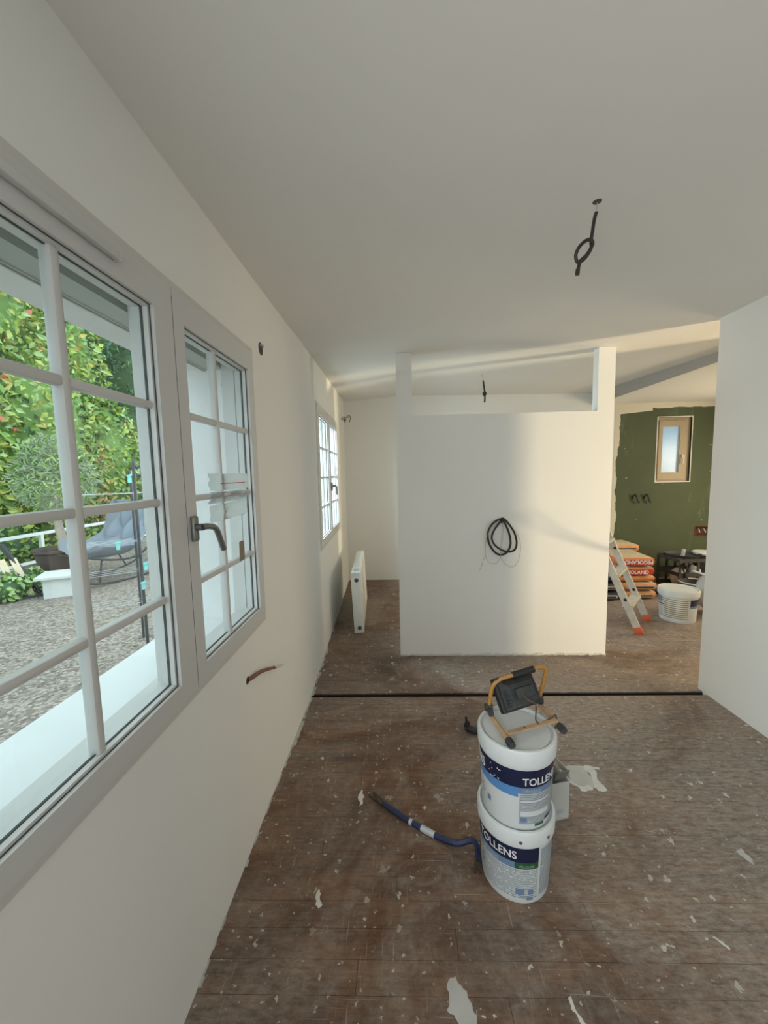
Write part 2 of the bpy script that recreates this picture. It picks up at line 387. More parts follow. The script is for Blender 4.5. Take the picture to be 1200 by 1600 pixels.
M['radlab'] = mat('protective_film', (0.70, 0.70, 0.68), 0.5, var=0.1, scale=40)
M['socket'] = mat('dark_red_brick_recess', (0.11, 0.035, 0.02), 0.8, var=0.4, scale=30)
M['redconduit'] = mat('red_brown_conduit', (0.20, 0.085, 0.065), 0.6, var=0.2)
M['paper'] = mat('translucent_white_paper', (0.74, 0.76, 0.74), 0.6, var=0.06, scale=20)
M['paper2'] = mat('creased_clear_tape', (0.62, 0.66, 0.66), 0.4, var=0.12, scale=30)
def translucent(m, k=0.5):
    nt = m.node_tree; p = nt.nodes['Principled BSDF']; out = nt.nodes['Material Output']
    tr = N(nt, 'ShaderNodeBsdfTranslucent'); tr.inputs[0].default_value = (0.80, 0.84, 0.84, 1)
    mx = N(nt, 'ShaderNodeMixShader'); mx.inputs[0].default_value = k
    nt.links.new(p.outputs[0], mx.inputs[1]); nt.links.new(tr.outputs[0], mx.inputs[2]); nt.links.new(mx.outputs[0], out.inputs['Surface'])
translucent(M['paper'], 0.6); translucent(M['paper2'], 0.6)
M['redink'] = mat('red_ink', (0.62, 0.05, 0.05), 0.5)
M['card'] = mat('brown_card', (0.24, 0.19, 0.14), 0.7, var=0.15)
M['render'] = mat('white_outdoor_render', (0.74, 0.745, 0.735), 0.8, var=0.05, bump=0.2)
M['sill'] = mat('white_painted_sill', (0.72, 0.735, 0.73), 0.6, var=0.04, scale=5, bump=0.05)
M['shutter'] = mat('grey_green_shutter_cover', (0.42, 0.45, 0.42), 0.5, var=0.06)
M['gravel'] = make_gravel()
M['pebble'] = mat('pale_pebble', (0.38, 0.335, 0.285), 0.85, var=0.3, scale=3)
M['pebble2'] = mat('dark_pebble', (0.18, 0.15, 0.125), 0.85, var=0.3, scale=3)
M['stone'] = mat('white_washed_stone', (0.60, 0.62, 0.60), 0.8, var=0.08, scale=9, bump=0.2)
M['pot'] = mat('dark_brown_pot', (0.10, 0.075, 0.065), 0.6, var=0.2)
M['soil'] = mat('potting_soil', (0.06, 0.042, 0.03), 0.95, var=0.3)
M['bark'] = mat('pale_bark', (0.42, 0.36, 0.29), 0.9, var=0.25, scale=20, bump=0.4)
M['cushion'] = mat('blue_grey_cushion_fabric', (0.25, 0.285, 0.335), 0.9, var=0.08, bump=0.1)
M['frame'] = mat('dark_powder_coated_tube', (0.045, 0.045, 0.05), 0.45, var=0.2)
M['wirepale'] = mat('pale_coated_wire', (0.42, 0.45, 0.46), 0.5, var=0.05)
M['white_rail'] = mat('white_painted_rail', (0.78, 0.80, 0.78), 0.5, var=0.04)
M['slat'] = mat('pale_pine_slat', (0.66, 0.54, 0.38), 0.7, var=0.15, scale=12)
M['peg'] = mat('turquoise_peg', (0.22, 0.62, 0.58), 0.5)
def leafmat(n, c):
    m, nt, p = new_mat(n)
    oi = N(nt, 'ShaderNodeNewGeometry'); nz = noise(nt, oi.outputs['Position'], 3.0, 3)
    nt.links.new(mixc(nt, nz, [v*0.75 for v in c], [min(1, v*1.25) for v in c]), p.inputs['Base Color']); setin(p, Roughness=0.55)
    return m
LEAF = [leafmat('leaf_yellow_green', (0.42, 0.50, 0.10)), leafmat('leaf_mid_green', (0.20, 0.34, 0.08)), leafmat('leaf_pale_green', (0.38, 0.52, 0.22)), leafmat('leaf_dark_green', (0.06, 0.13, 0.045)), leafmat('leaf_red_autumn', (0.55, 0.16, 0.10)), leafmat('leaf_grey_green', (0.33, 0.40, 0.27)), leafmat('leaf_blue_green', (0.12, 0.24, 0.17)), leafmat('leaf_golden', (0.60, 0.47, 0.14))]

# ================================================================== STRUCTURE
K = 1.6                                   # eye height; measured plan is in multiples of it
XL, XR, YB = -0.658, 2.152, 5.776         # left wall, right wall, back wall faces
YEND = 2.776                              # free end of the right wall
def wall(name, p0, p1, t, z1, ops, m, z0=-0.1):
    """straight wall, inner face from p0 to p1, thickness t to its left, with rectangular openings (s0,s1,z0,z1)"""
    p0, p1 = Vector(p0), Vector(p1); L = (p1-p0).length; ang = math.atan2(p1.y-p0.y, p1.x-p0.x)
    bm = bmesh.new(); s = 0.0
    for (a, b, za, zb) in sorted(ops):
        if a > s: box(bm, s, a, 0, t, z0, z1)
        box(bm, a, b, 0, t, z0, za); box(bm, a, b, 0, t, zb, z1); s = b
    if s < L: box(bm, s, L, 0, t, z0, z1)
    bmesh.ops.remove_doubles(bm, verts=bm.verts, dist=1e-5)
    o = obj(name, bm, m); o.location = (p0.x, p0.y, 0); o.rotation_euler = (0, 0, ang)
    return tag(o, kind='structure')
# window openings on the left wall (world Y start, end, z0, z1)
W1 = (0.424, 1.792, 0.928, 2.155)
WTH = 0.345
wl = wall('wall_left', (XL, -2.7), (XL, 2.66), WTH, 3.0, [(-1.70+2.7, -0.40+2.7, W1[2], W1[3]), (W1[0]+2.7, W1[1]+2.7, W1[2], W1[3])], M['wall'])  # first opening is unseen, added to hold the side fill lamp
P2a, P2b = Vector((XL, 2.66)), Vector((-0.775, YB+0.02)); ang2 = math.atan2(P2b.y-P2a.y, P2b.x-P2a.x); L2 = (P2b-P2a).length
W2 = (0.66, 2.10, 0.955, 2.205)           # along the far left wall
wlr = wall('wall_left_rear', P2a, P2b, WTH, 3.0, [W2], M['wall'])
W3 = (3.705-(-1.2), 4.178-(-1.2), 1.402, 2.310)
wb = wall('wall_back', (-1.2, YB), (3.16, YB), 0.3, 3.0, [], M['wall'])
wg = wall('wall_back_green', (3.10, YB-0.004), (5.35, YB-0.004), 0.3, 3.0, [(3.700-3.10, 4.172-3.10, 1.402, 2.310), (4.285-3.10, 4.70-3.10, 0.596, 0.748)], M['green'])
wr = wall('wall_right', (XR, YEND), (XR, 0.9), 0.10, 3.0, [], M['wall'])
wall('wall_light_blocker', (4.0, 1.45), (4.0, -2.7), 0.10, 3.0, [], M['dimmed'])  # unseen wall, added to keep the floodlight off the near left wall
wall('wall_wash_room', (9.0, 2.80), (3.2, 2.80), -0.11, 3.0, [], M['wall'])
wall('wall_wash_room_side', (5.32, YB), (5.32, 3.0), 0.1, 3.0, [], M['wall'])
wall('wall_far_right', (9.0, 3.0), (9.0, -2.7), 0.1, 3.0, [], M['wall'])
wall('wall_rear', (9.1, -2.62), (-1.1, -2.62), 0.1, 3.0, [(9.1-2.1, 9.1+0.2, 0.02, 2.3)], M['dimmed'])  # the opening is added for the fill lamp behind the camera
# free-standing partition with an open transom
bm = bmesh.new()
px0, px1, py0, py1 = -0.005, 1.766, 3.307, 3.395
box(bm, px0, px1, py0, py1, -0.1, 2.073)
box(bm, px0, 0.125, py0, py1, 2.073, 2.75); box(bm, 1.632, px1, py0, py1, 2.073, 2.75)
bmesh.ops.remove_doubles(bm, verts=bm.verts, dist=1e-5)
part_ = tag(obj('wall_partition', bm, M['wall']), kind='structure')
# skirting of rough filler where the partition meets the boards
random.seed(3)
bm = bmesh.new(); n = 60
for i in range(n):
    xa = px0+(px1-px0)*i/n; xb = px0+(px1-px0)*(i+1)/n
    box(bm, xa, xb, py0-0.004-random.random()*0.010, py0+0.002, 0.0, 0.006+random.random()*0.013)
tag(obj('trim_1', bm, M['flake']), kind='structure')

# ceiling: slightly uneven old plaster, rising towards the back
def zc(x, y):
    X, Y = x/K, y/K
    def lin(pts, v):
        if v <= pts[0][0]: return pts[0][1]
        for (a, fa), (b, fb) in zip(pts, pts[1:]):
            if v <= b: return fa+(fb-fa)*(v-a)/(b-a)
        return pts[-1][1]
    r0 = lin([(-0.411, 0.571), (1.345, 0.612)], X)
    r1 = lin([(-0.43, 0.594), (0.0, 0.614), (1.1, 0.607), (1.345, 0.610)], X)
    r2 = lin([(-0.48, 0.66), (0.0, 0.695), (1.75, 0.672)], X)
    z = lin([(1.55, r0), (2.07, r1), (3.61, r2)], Y)
    return 1.6+K*z
XS = 2.80                                 # where the lower ceiling of the wash room starts
bm = bmesh.new()
def linsp(a, b, n): return [a+(b-a)*i/n for i in range(n+1)]
xs = linsp(-1.1, XS, 26); ys = linsp(-2.8, 6.1, 44)
g = [[bm.verts.new((x, y, zc(x, y))) for x in xs] for y in ys]
for j in range(len(ys)-1):
    for i in range(len(xs)-1): bm.faces.new((g[j][i], g[j][i+1], g[j+1][i+1], g[j+1][i]))
ce = tag(obj('ceiling', bm, M['ceil'], smooth=True), kind='structure')
bm = bmesh.new(); box(bm, XS-0.001, 9.2, 2.83, 6.1, 2.515, 2.95)
tag(obj('ceiling_wash_room', bm, M['ceil']), kind='structure')
bm = bmesh.new(); box(bm, XS-0.001, 9.2, -2.8, 2.84, 2.57, 2.95)
tag(obj('ceiling_side_room', bm, M['ceil']), kind='structure')

# dark facing on the lower ceiling's edge, its shade put into the colour
tag(obj('shade_trim', BOX(XS-0.02, XS-0.002, 2.83, 5.77, 2.505, 2.72), M['dimmed']), kind='structure')
# floor: boards one by one on a dark sub-floor
bm = bmesh.new(); box(bm, -0.98, 9.2, -2.8, 6.0, -0.12, -0.045)
subm = mat('dark_subfloor', (0.02, 0.016, 0.013), 0.9)
fl = tag(obj('floor', bm, subm), kind='structure')
bm = bmesh.new(); box(bm, -0.72, 9.05, -2.7, 0.70, -0.045, 0.0); box(bm, 4.95, 9.05, 0.70, 5.8, -0.045, 0.0)
box(bm, 2.16, 4.95, 0.70, 2.69, -0.045, 0.0)
o = obj('boarding', bm, M['floor'], fl); o['kind'] = 'stuff'
random.seed(11)
sk = 0.012                                # the boards run very slightly askew
def plank(x0, x1, y0, y1):
    g_ = 0.0006; dz = -random.random()*0.0012
    def yy(x, y): return y+sk*(x-0.9)
    me = bpy.data.meshes.new('plank')
    P = [(x0+g_, yy(x0, y0)+g_), (x1-g_, yy(x1, y0)+g_), (x1-g_, yy(x1, y1)-g_), (x0+g_, yy(x0, y1)-g_)]
    v = [(a, b, -0.045) for a, b in P]+[(a, b, dz) for a, b in P]
    me.from_pydata(v, [], [(3, 2, 1, 0), (4, 5, 6, 7), (0, 1, 5, 4), (1, 2, 6, 5), (2, 3, 7, 6), (3, 0, 4, 7)])
    obj('plank', me, M['floor'], fl)
def lay(y0, y1, xa, xb, w, Lm):
    n = max(1, round((y1-y0)/w)); w = (y1-y0)/n
    for i in range(n):
        x = xa; first = True
        while x < xb-0.01:
            l = Lm*(random.uniform(0.25, 1.0) if first else random.uniform(0.85, 1.15)); first = False
            e = x+l
            if xb-e < 0.3: e = xb
            plank(x, e, y0+w*i, y0+w*(i+1)); x = e
lay(0.70, 2.674, -0.69, 2.155, 0.090, 1.35)
lay(2.722, 5.80, -0.80, 4.95, 0.0907, 1.75)

# dark strip painting the shade in the slot of the removed wall
bm = bmesh.new(); bar(bm, (-0.66, 2.7175+sk*(-0.66-0.9), -0.026), (2.15, 2.7175+sk*(2.15-0.9), -0.026), 0.006, 0.036)
o = obj('slot_shade', bm, subm, fl)

# crumbs of filler left along the foot of the window wall
random.seed(8); bm = bmesh.new(); y = 1.0
while y < 5.7:
    e = y+random.uniform(0.02, 0.06); xw = XL if y < 2.66 else XL-(y-2.66)*0.0375
    if random.random() < (0.9 if 1.9 < y < 3.4 else 0.55): box(bm, xw-0.01, xw+random.uniform(0.004, 0.022 if 1.9 < y < 3.4 else 0.010), y, e, -0.002, random.uniform(0.003, 0.010))
    y = e
tag(obj('trim_3', bm, M['film']), kind='structure')

# ================================================================== WINDOWS
def pane_mesh(x0, x1, z0, z1, y): return BOX(x0, x1, y-0.002, y+0.002, z0, z1)
GY = 0.020                                # depth of the glass behind the wall face
def sash(win, x0, x1, z0, z1, gx0, gx1, gz0, gz1, vx, hz, m, wood=False):
    s = obj('sash', RING((x0, x1, z0, z1), (gx0, gx1, gz0, gz1), -0.012, 0.050), m, win)
    i = 0.008
    O = (gx0-.002, gx1+.002, gz0-.002, gz1+.002)
    def ins(d): return (gx0+d, gx1-d, gz0+d, gz1-d)
    obj('glazing_bead', RING(O, ins(i), 0.001, 0.015), m, s)
    obj('gasket', RING(O, ins(i+.0018), 0.0155, 0.018), M['gasket'], s)
    obj('outer_bead', RING(O, ins(i), 0.023, 0.048), m, s)
    obj('seal', RING(O, ins(.0012), -0.002, 0.0005), M['gasket'], s)
    b = 0.0105; X = [gx0]+[v for v in vx]+[gx1]; Z = [gz0]+list(hz)+[gz1]
    yb0, yb1 = 0.006, 0.034
    for v in vx:
        bm = bmesh.new(); box(bm, v-b, v+b, yb0, yb1, gz0+.003, gz1-.003, 0.005); obj('muntin', bm, m, s, True)
    for k in range(len(X)-1):
        for z in hz:
            bm = bmesh.new(); box(bm, X[k]+(b-.002 if k else .003), X[k+1]-(b-.002 if k < len(X)-2 else .003), yb0+.001, yb1-.001, z-b, z+b, 0.005); obj('muntin', bm, m, s, True)
    for k in range(len(X)-1):
        for j in range(len(Z)-1):
            obj('pane', pane_mesh(X[k], X[k+1], Z[j], Z[j+1], GY), M['glass'], s)
    return s
def handle(parent, x, z, flip=1, s=1.0):
    h = obj('handle', BOX(x-0.016*s, x+0.016*s, -0.026, -0.0125, z-0.040*s, z+0.040*s, bev=0.006), M['zinc'], parent, True)
    bm = bmesh.new()
    tube(bm, [(x, -0.02, z+0.005), (x, -0.045, z+0.005)], 0.011*s, 12)
    pts = smooth_path([(x, -0.045, z+0.005), (x+0.012*flip, -0.052, z+0.006), (x+0.05*s*flip, -0.054, z-0.002), (x+0.075*s*flip, -0.054, z-0.02), (x+0.118*s*flip, -0.052, z-0.088)], 5)
    tube(bm, pts, [0.010*s]*6+[0.0098*s]*(len(pts)-6), 10)
    obj('lever', bm, M['zinc'], h, True)
    return h
def big_window(name, origin, rot, W, H, mid, g1, g2, gz, hz, v1, v2, handle_at, hflip=1, hs=1.0):
    win = tag(empty(name, origin, rot), kind='structure')
    obj('casing', RING((-0.018, W+0.018, -0.018, H+0.018), (0.012, W-0.012, 0.012, H-0.012), -0.006, 0.05), M['casing'], win)
    obj('frame', RING((0.0, W, 0.0, H), (0.045, W-0.045, 0.045, H-0.045), 0.060, 0.115), M['upvc'], win)
    obj('centre_post', BOX(mid-0.03, mid+0.03, 0.060, 0.10, 0.045, H-0.045), M['upvc'], win)
    a = sash(win, 0.004, mid-0.002, 0.006, H-0.006, g1[0], g1[1], gz[0], gz[1], [v1], hz, M['upvc'])
    b = sash(win, mid+0.002, W-0.004, 0.006, H-0.006, g2[0], g2[1], gz[0], gz[1], [v2], hz, M['upvc'])
    bm = bmesh.new(); box(bm, mid-0.0035, mid+0.0035, -0.0115, 0.0, 0.01, H-0.03); obj('meeting_seal', bm, M['gasket'], win)
    handle(b, handle_at[0], handle_at[1], hflip, hs)
    return win, a, b
Y0, Z0 = W1[0], W1[2]
def hy(v): return v*K-Y0          # plan multiples -> window-local
def hz_(v): return 1.6+v*K-Z0
win1, s1a, s1b = big_window('window_1', (XL, Y0, Z0), math.pi/2, W1[1]-W1[0], W1[3]-W1[2], hy(0.7255),
    (hy(0.307), hy(0.669)), (hy(0.763), hy(1.084)), (hz_(-0.381), hz_(0.290)), [hz_(-0.2165), hz_(-0.0425), hz_(0.1245)], hy(0.492), hy(0.910), (hy(0.744), hz_(-0.100)))
vent = obj('trickle_vent', BOX(0.02, 0.505, -0.030, -0.012, hz_(0.312), hz_(0.324), bev=0.004), M['upvc'], win1, True)
obj('vent_cap', BOX(0.502, 0.510, -0.030, -0.012, hz_(0.312)-.001, hz_(0.324)+.001, bev=0.002), M['casing'], vent, True)
# the second window, further along the same side
w2W, w2H = W2[1]-W2[0], W2[3]-W2[2]
o2 = P2a + (P2b-P2a).normalized()*W2[0]
win2, s2a, s2b = big_window('window_2', (o2.x, o2.y, W2[2]), ang2, w2W, w2H, 0.72,
    (0.085, 0.655), (0.775, 1.355), (0.075, w2H-0.085), [0.075+(w2H-.16)*k/4 for k in (1, 2, 3)], 0.37, 1.065, (0.745, 0.52), 1, 1.1)
# shutter covers, lintels and sills in the outer reveals
def outer(parent, W, H, name_n):
    obj('shutter_cover', BOX(0.0, W, 0.118, 0.198, H-0.075, H+0.0), M['shutter'], parent)
    bm = bmesh.new(); box(bm, 0.0, W, 0.204, 0.2105, H-0.083, H-0.070); box(bm, 0, W, 0.196, 0.200, H-0.079, H-0.07); obj('shutter_rail', bm, M['upvc'], parent)
    obj('lintel', BOX(0.0, W, 0.212, WTH, H-0.072, H+0.0), M['render'], parent)
    obj('sill', BOX(-0.02, W+0.02, 0.112, WTH+0.03, -0.045, 0.004, bev=0.006), M['sill'], parent)
    bm = bmesh.new(); box(bm, W-0.012, W+0.01, 0.116, WTH-0.002, 0.0, H-0.07); obj('reveal', bm, M['render'], parent)
    # crumbled filler bead between frame and reveal
    rs = random.Random(5); bm = bmesh.new(); z = 0.03
    pts = []; rr = []
    while z < H-0.09:
        pts.append((W-0.014, 0.118+rs.uniform(-.004, .004), z)); rr.append(rs.uniform(0.003, 0.009)); z += 0.012
    tube(bm, pts, rr, 6); obj('filler_bead', bm, M['brown'], parent, True)
outer(win1, W1[1]-W1[0], W1[3]-W1[2], 1)
outer(win2, w2W, w2H, 2)
# narrow beige window in the green wall
w3W, w3H = 0.472, 0.908
win3 = tag(empty('window_3', (3.700, YB-0.004, 1.402), 0), kind='structure')
obj('plaster_reveal', RING((-0.012, w3W+0.012, -0.012, w3H+0.012), (0.0, w3W, 0.0, w3H), -0.006, 0.02), M['flake'], win3)
obj('frame', RING((0.0, w3W, 0.0, w3H), (0.035, w3W-0.055, 0.035, w3H-0.045), 0.03, 0.10), M['oldwood'], win3)
s3 = obj('sash', RING((0.030, w3W-0.058, 0.028, w3H-0.042), (0.082, w3W-0.150, 0.128, w3H-0.128), 0.012, 0.06), M['oldwood'], win3)
obj('glazing_bead', RING((0.080, w3W-0.148, 0.126, w3H-0.126), (0.088, w3W-0.160, 0.134, w3H-0.134), 0.03, 0.055), M['upvc'], s3)
obj('pane', BOX(0.082, w3W-0.15, 0.0418, 0.0422, 0.128, w3H-0.128), M['frost'], s3)
h3 = obj('handle', BOX(w3W-0.115, w3W-0.098, 0.0, 0.012, 0.33, 0.385, bev=0.004), M['upvc'], s3, True)
obj('lever', BOX(w3W-0.115, w3W-0.100, -0.03, -0.018, 0.25, 0.375, bev=0.004), M['upvc'], h3, True)

# papers taped to the right-hand sash of the near window
def wl_pt(y, z, d): return (XL-d, y, z)
def sheet(name, y0, y1, z0, z1, d, m, label, cat, skew=0.0, n=8, wob=0.004, seed=1, grp=None):
    """thin sheet of paper against the glass, with creases and thickness"""
    rs = random.Random(seed); bm = bmesh.new(); th = 0.0012
    G = {}
    for s_ in (0, 1):
        for j in range(n+1):
            for i in range(n+1):
                y = y0+(y1-y0)*i/n; z = z0+(z1-z0)*j/n+skew*(i/n-0.5)
                w = wob*math.sin(i*1.7+seed)*math.sin(j*1.3+seed*2)
                if j in (0, n): z += rs.uniform(-1, 1)*0.003*(1 if s_ == 0 else 0)
                G[s_, i, j] = bm.verts.new(wl_pt(y, z, d+w-s_*th))
    for j in range(n):
        for i in range(n):
            bm.faces.new([G[0, i, j], G[0, i+1, j], G[0, i+1, j+1], G[0, i, j+1]]); bm.faces.new([G[1, i, j], G[1, i, j+1], G[1, i+1, j+1], G[1, i+1, j]])
    for i in range(n):
        for a, b in (((i, 0), (i+1, 0)), ((i, n), (i+1, n)), ((0, i), (0, i+1)), ((n, i), (n, i+1))):
            bm.faces.new([G[0, a[0], a[1]], G[0, b[0], b[1]], G[1, b[0], b[1]], G[1, a[0], a[1]]])
    o = obj(name, bm, m, smooth=True); tag(o, label, cat, grp); return o
pa = sheet('paper_notice', 1.345, 1.695, 1.552, 1.612, 0.004, M['paper'], 'white paper strip with a red line taped to the near window', 'paper', 0.0, seed=2)
obj('red_line', BOX(XL-0.0012, XL+0.0012, 1.43, 1.66, 1.574, 1.5775), M['redink'], pa)
sheet('tape_strip', 1.345, 1.69, 1.505, 1.546, 0.006, M['paper2'], 'crumpled clear tape wrapped over the middle glazing bar of the near window', 'tape', 0.0, seed=5, wob=0.006)
sheet('paper_flap', 1.34, 1.67, 1.440, 1.500, 0.004, M['paper'], 'lower white paper flap stuck below the middle glazing bar', 'paper', 0.004, seed=9)
sheet('brown_card', 1.575, 1.625, 1.248, 1.33, 0.006, M['card'], 'small brown card stuck on the near window above the lower glazing bar', 'card', 0.0, n=4, wob=0.001, seed=3)

# ================================================================== INTERIOR THINGS
# ---------------------------------------------------------------- paint pails
def uv_arc(prof, a0, a1, n=24, off=0.0006, c=(0, 0)):
    """curved label patch on a cone: prof = ((r0,z0),(r1,z1)) or functions of t for slanted edges"""
    bm = bmesh.new(); uvl = bm.loops.layers.uv.new('UVMap')
    rows = 4; V = []
    for j in range(rows+1):
        row = []
        for i in range(n+1):
            t = i/n; a = a0+(a1-a0)*t; s = j/rows
            z0 = prof['z0'](t) if callable(prof['z0']) else prof['z0']; z1 = prof['z1'](t) if callable(prof['z1']) else prof['z1']
            z = z0+(z1-z0)*s; r = prof['rad'](z)+off
            row.append(bm.verts.new((c[0]+r*math.cos(a), c[1]+r*math.sin(a), z)))
        V.append(row)
    for j in range(rows):
        for i in range(n):
            f = bm.faces.new((V[j][i], V[j][i+1], V[j+1][i+1], V[j+1][i])); f.smooth = True
            for lp, (u, v) in zip(f.loops, ((i/n, j/rows), ((i+1)/n, j/rows), ((i+1)/n, (j+1)/rows), (i/n, (j+1)/rows))): lp[uvl].uv = (u, v)
    return bm
def wrap_text(s, size, a_start, z, rad, m, parent, name='lettering', bold=0.0, stretch=1.0, off=0.0012):
    me = text_mesh(s, size, bold, 0.0003)
    for v in me.vertices:
        x, y, d = v.co; zz = z+y; r = rad(zz)+off+d; a = a_start+x*stretch/rad(zz)
        v.co = (r*math.cos(a), r*math.sin(a), zz)
    return obj(name, me, m, parent)
def pail(loc, rb, rt, rl, h, label, rz=0.0, name='paint_bucket', handle_side=True):
    t = tag(empty(name, loc, rz), label, 'bucket', 'white plastic paint pails')
    hl = h*0.195                                   # lid skirt height
    def rad(z): return rb+(rt-rb)*min(1, max(0, z/(h-hl)))
    bm = bmesh.new(); lathe(bm, [(0, 0.002), (rb-0.006, 0.002), (rb-0.002, 0.0), (rb, 0.006), (rad(h*.3), h*.3), (rad(h*.6), h*.6), (rt, h-hl-0.004), (rt+0.003, h-hl+.01), (rt+0.003, h-0.020), (0, h-0.020)], 48)
    body = obj('body', bm, M['pail'], t, True)
    bm = bmesh.new()
    lathe(bm, [(rt+0.0035, h-hl), (rl-0.001, h-hl-0.001), (rl, h-hl+0.004), (rl+0.001, h-0.008), (rl-0.003, h-0.001), (rl-0.010, h), (rl-0.012, h-0.002), (rl-0.0135, h-0.013), (rl-0.021, h-0.014), (rl-0.022, h-0.009), (rl-0.026, h-0.009), (rl-0.030, h-0.0095), (0, h-0.010)], 56)
    ld = obj('lid', bm, M['lid'], t, True)
    # vertical ribs in the lid skirt and a bead above the foot
    for k in range(16):
        a = 2*math.pi*k/16+0.1
        if k == 0:
            bm = bmesh.new(); box(bm, rl-0.0005, rl+0.0012, -0.0012, 0.0012, h-hl+0.006, h-0.020)
            rib = obj('rib', bm, M['lid'], ld); rib.rotation_euler = (0, 0, a)
        else: share('rib', rib, ld, rot=(0, 0, a))
    return t, rad, h-hl
BX, BY = 0.441, 1.440
FA = math.atan2(-BY, -BX)                          # direction from pail to viewer
lo, rad1, sk1 = pail((BX, BY, 0), 0.126, 0.138, 0.1455, 0.305, 'lower white paint pail carrying another pail, dark band printed near its skirt')
up, rad2, sk2 = pail((BX, BY, 0.2955), 0.126, 0.138, 0.1455, 0.320, 'upper white paint pail with light blue swoosh, the work light stands on it')
d = R_
def patch(parent, rad, a0, a1, z0, z1, m, off=0.0006, name='printed_label'):
    return obj(name, uv_arc({'z0': z0, 'z1': z1, 'rad': rad}, FA+d(a0), FA+d(a1), off=off), m, parent)
# lower pail print
patch(lo, rad1, -95, 38, 0.176, 0.236, M['navy'])
patch(lo, rad1, -95, 0, 0.150, 0.176, M['slate'])
patch(lo, rad1, 0, 38, 0.150, 0.176, M['greentab'])
patch(lo, rad1, -95, 38, 0.026, 0.149, M['print1'])
patch(lo, rad1, 42, 92, 0.030, 0.226, M['print2'])
for (a, z, w, hh) in ((2, 0.040, 14, 0.026), (22, 0.042, 9, 0.020), (20, 0.018, 11, 0.013), (-64, 0.100, 6, 0.016), (-64, 0.075, 6, 0.016)):
    patch(lo, rad1, a, a+w, z, z+hh, M['slate'], 0.0011, 'printed_symbol')
wrap_text('TOLLENS', 0.044, FA+d(-66), 0.190, rad1, M['letter'], lo, bold=0.0006, stretch=0.90)
wrap_text('Idrotop', 0.026, FA+d(-58), 0.155, rad1, M['letterdim'], lo, stretch=0.95)
wrap_text('VELOURS', 0.014, FA+d(6), 0.156, rad1, M['letterdim'], lo)
# knob marks on the lower lid skirt
for a in (8, 52):
    bm = bmesh.new(); lathe(bm, [(0.0, 0.0), (0.006, 0.0), (0.006, 0.0015), (0.0, 0.0018)], 12)
    k = obj('lid_stud', bm, M['zinc'], lo); k.matrix_local = Matrix.Translation((0.1465*math.cos(FA+d(a)), 0.1465*math.sin(FA+d(a)), 0.268)) @ Matrix.Rotation(FA+d(a), 4, 'Z') @ Matrix.Rotation(math.pi/2, 4, 'Y')
# upper pail print
patch(up, rad2, -100, 98, 0.176, 0.244, M['navy'])
patch(up, rad2, -100, 4, lambda t: 0.138+0.016*(1-t)**2, 0.176, M['blue'])
patch(up, rad2, 4, 98, 0.152, 0.176, M['slate'])
patch(up, rad2, 6, 88, 0.030, 0.150, M['print2'], 0.0006)
patch(up, rad2, 8, 60, 0.062, 0.082, M['pail'], 0.0010)
patch(up, rad2, 8, 60, 0.118, 0.124, M['pail'], 0.0010)
patch(up, rad2, 8, 18, 0.036, 0.056, M['slate'], 0.0012, 'printed_symbol')
patch(up, rad2, 52, 72, 0.030, 0.042, M['navy'], 0.0012, 'printed_symbol')
patch(up, rad2, 32, 50, 0.018, 0.028, M['greentab'], 0.0012, 'printed_symbol')
patch(up, rad2, -50, -42, 0.066, 0.088, M['slate'], 0.0008, 'printed_symbol')
wrap_text('TOLLENS', 0.040, FA+d(10), 0.186, rad2, M['letter'], up, bold=0.0004, stretch=0.92)
wrap_text('TOLLENS', 0.052, FA+d(-139), 0.186, rad2, M['letter'], up, bold=0.0010, stretch=0.93)
wrap_text('Idrotop', 0.024, FA+d(11), 0.156, rad2, M['letterdim'], up, stretch=0.95)
wrap_text('5', 0.060, FA+d(-68), 0.075, rad2, M['letterdim'], up)
rs = random.Random(4)
for i in range(12):                                # white specks at the band's edge
    a = -46+rs.random()*24; z = 0.170+rs.random()*0.06
    patch(up, rad2, a, a+1.6, z, z+0.004, M['letter'], 0.0012, 'printed_dot')
# ---------------------------------------------------------------- work light on the upper pail
ZL = 0.6155
wlt = tag(empty('work_light', (0.46, 1.47, ZL)), 'portable work light with amber tube stand and black head on the pails', 'work light')
def rel(p): return Vector(p)-Vector((0.46, 1.47, ZL))
A0, A1 = Vector((0.386, 1.335, ZL+.0105)), Vector((0.350, 1.520, ZL+.0105))
B0, B1 = Vector((0.602, 1.418, ZL+.0105)), Vector((0.570, 1.600, ZL+.0105))
for (a, b) in ((A0, A1), (B0, B1)):
    tb = obj('stand_foot', TUBE([rel(a), rel(b)], 0.0095, 12), M['amberdust'], wlt, True)
    dr = (a-b).normalized()
    bm = bmesh.new(); tube(bm, [rel(a-dr*0.012), rel(a+dr*0.022)], 0.0125, 12)
    for k in range(8):
        an = 2*math.pi*k/8; n1 = dr.orthogonal().normalized(); n2 = dr.cross(n1)
        q = (n1*math.cos(an)+n2*math.sin(an))*0.0125
        tube(bm, [rel(a-dr*0.010+q), rel(a+dr*0.020+q)], 0.0018, 4)
    obj('end_cap', bm, M['dirtyblack'], tb, True)
cb = bmesh.new(); bar(cb, rel(A0+Vector((-.002, .034, .010))), rel(B0+Vector((-.004, .030, .010))), 0.020, 0.006, bev=0.0015)
crs = obj('cross_bar', cb, M['amberdust'], wlt)
for f in (0.35, 0.62):
    p = A0.lerp(B0, f)+Vector((-.003, .034, .0135)); obj('rivet', LATHE([(0, 0.002), (0.003, 0.001), (0.003, -0.001)], 8), M['black'], crs).location = rel(p)
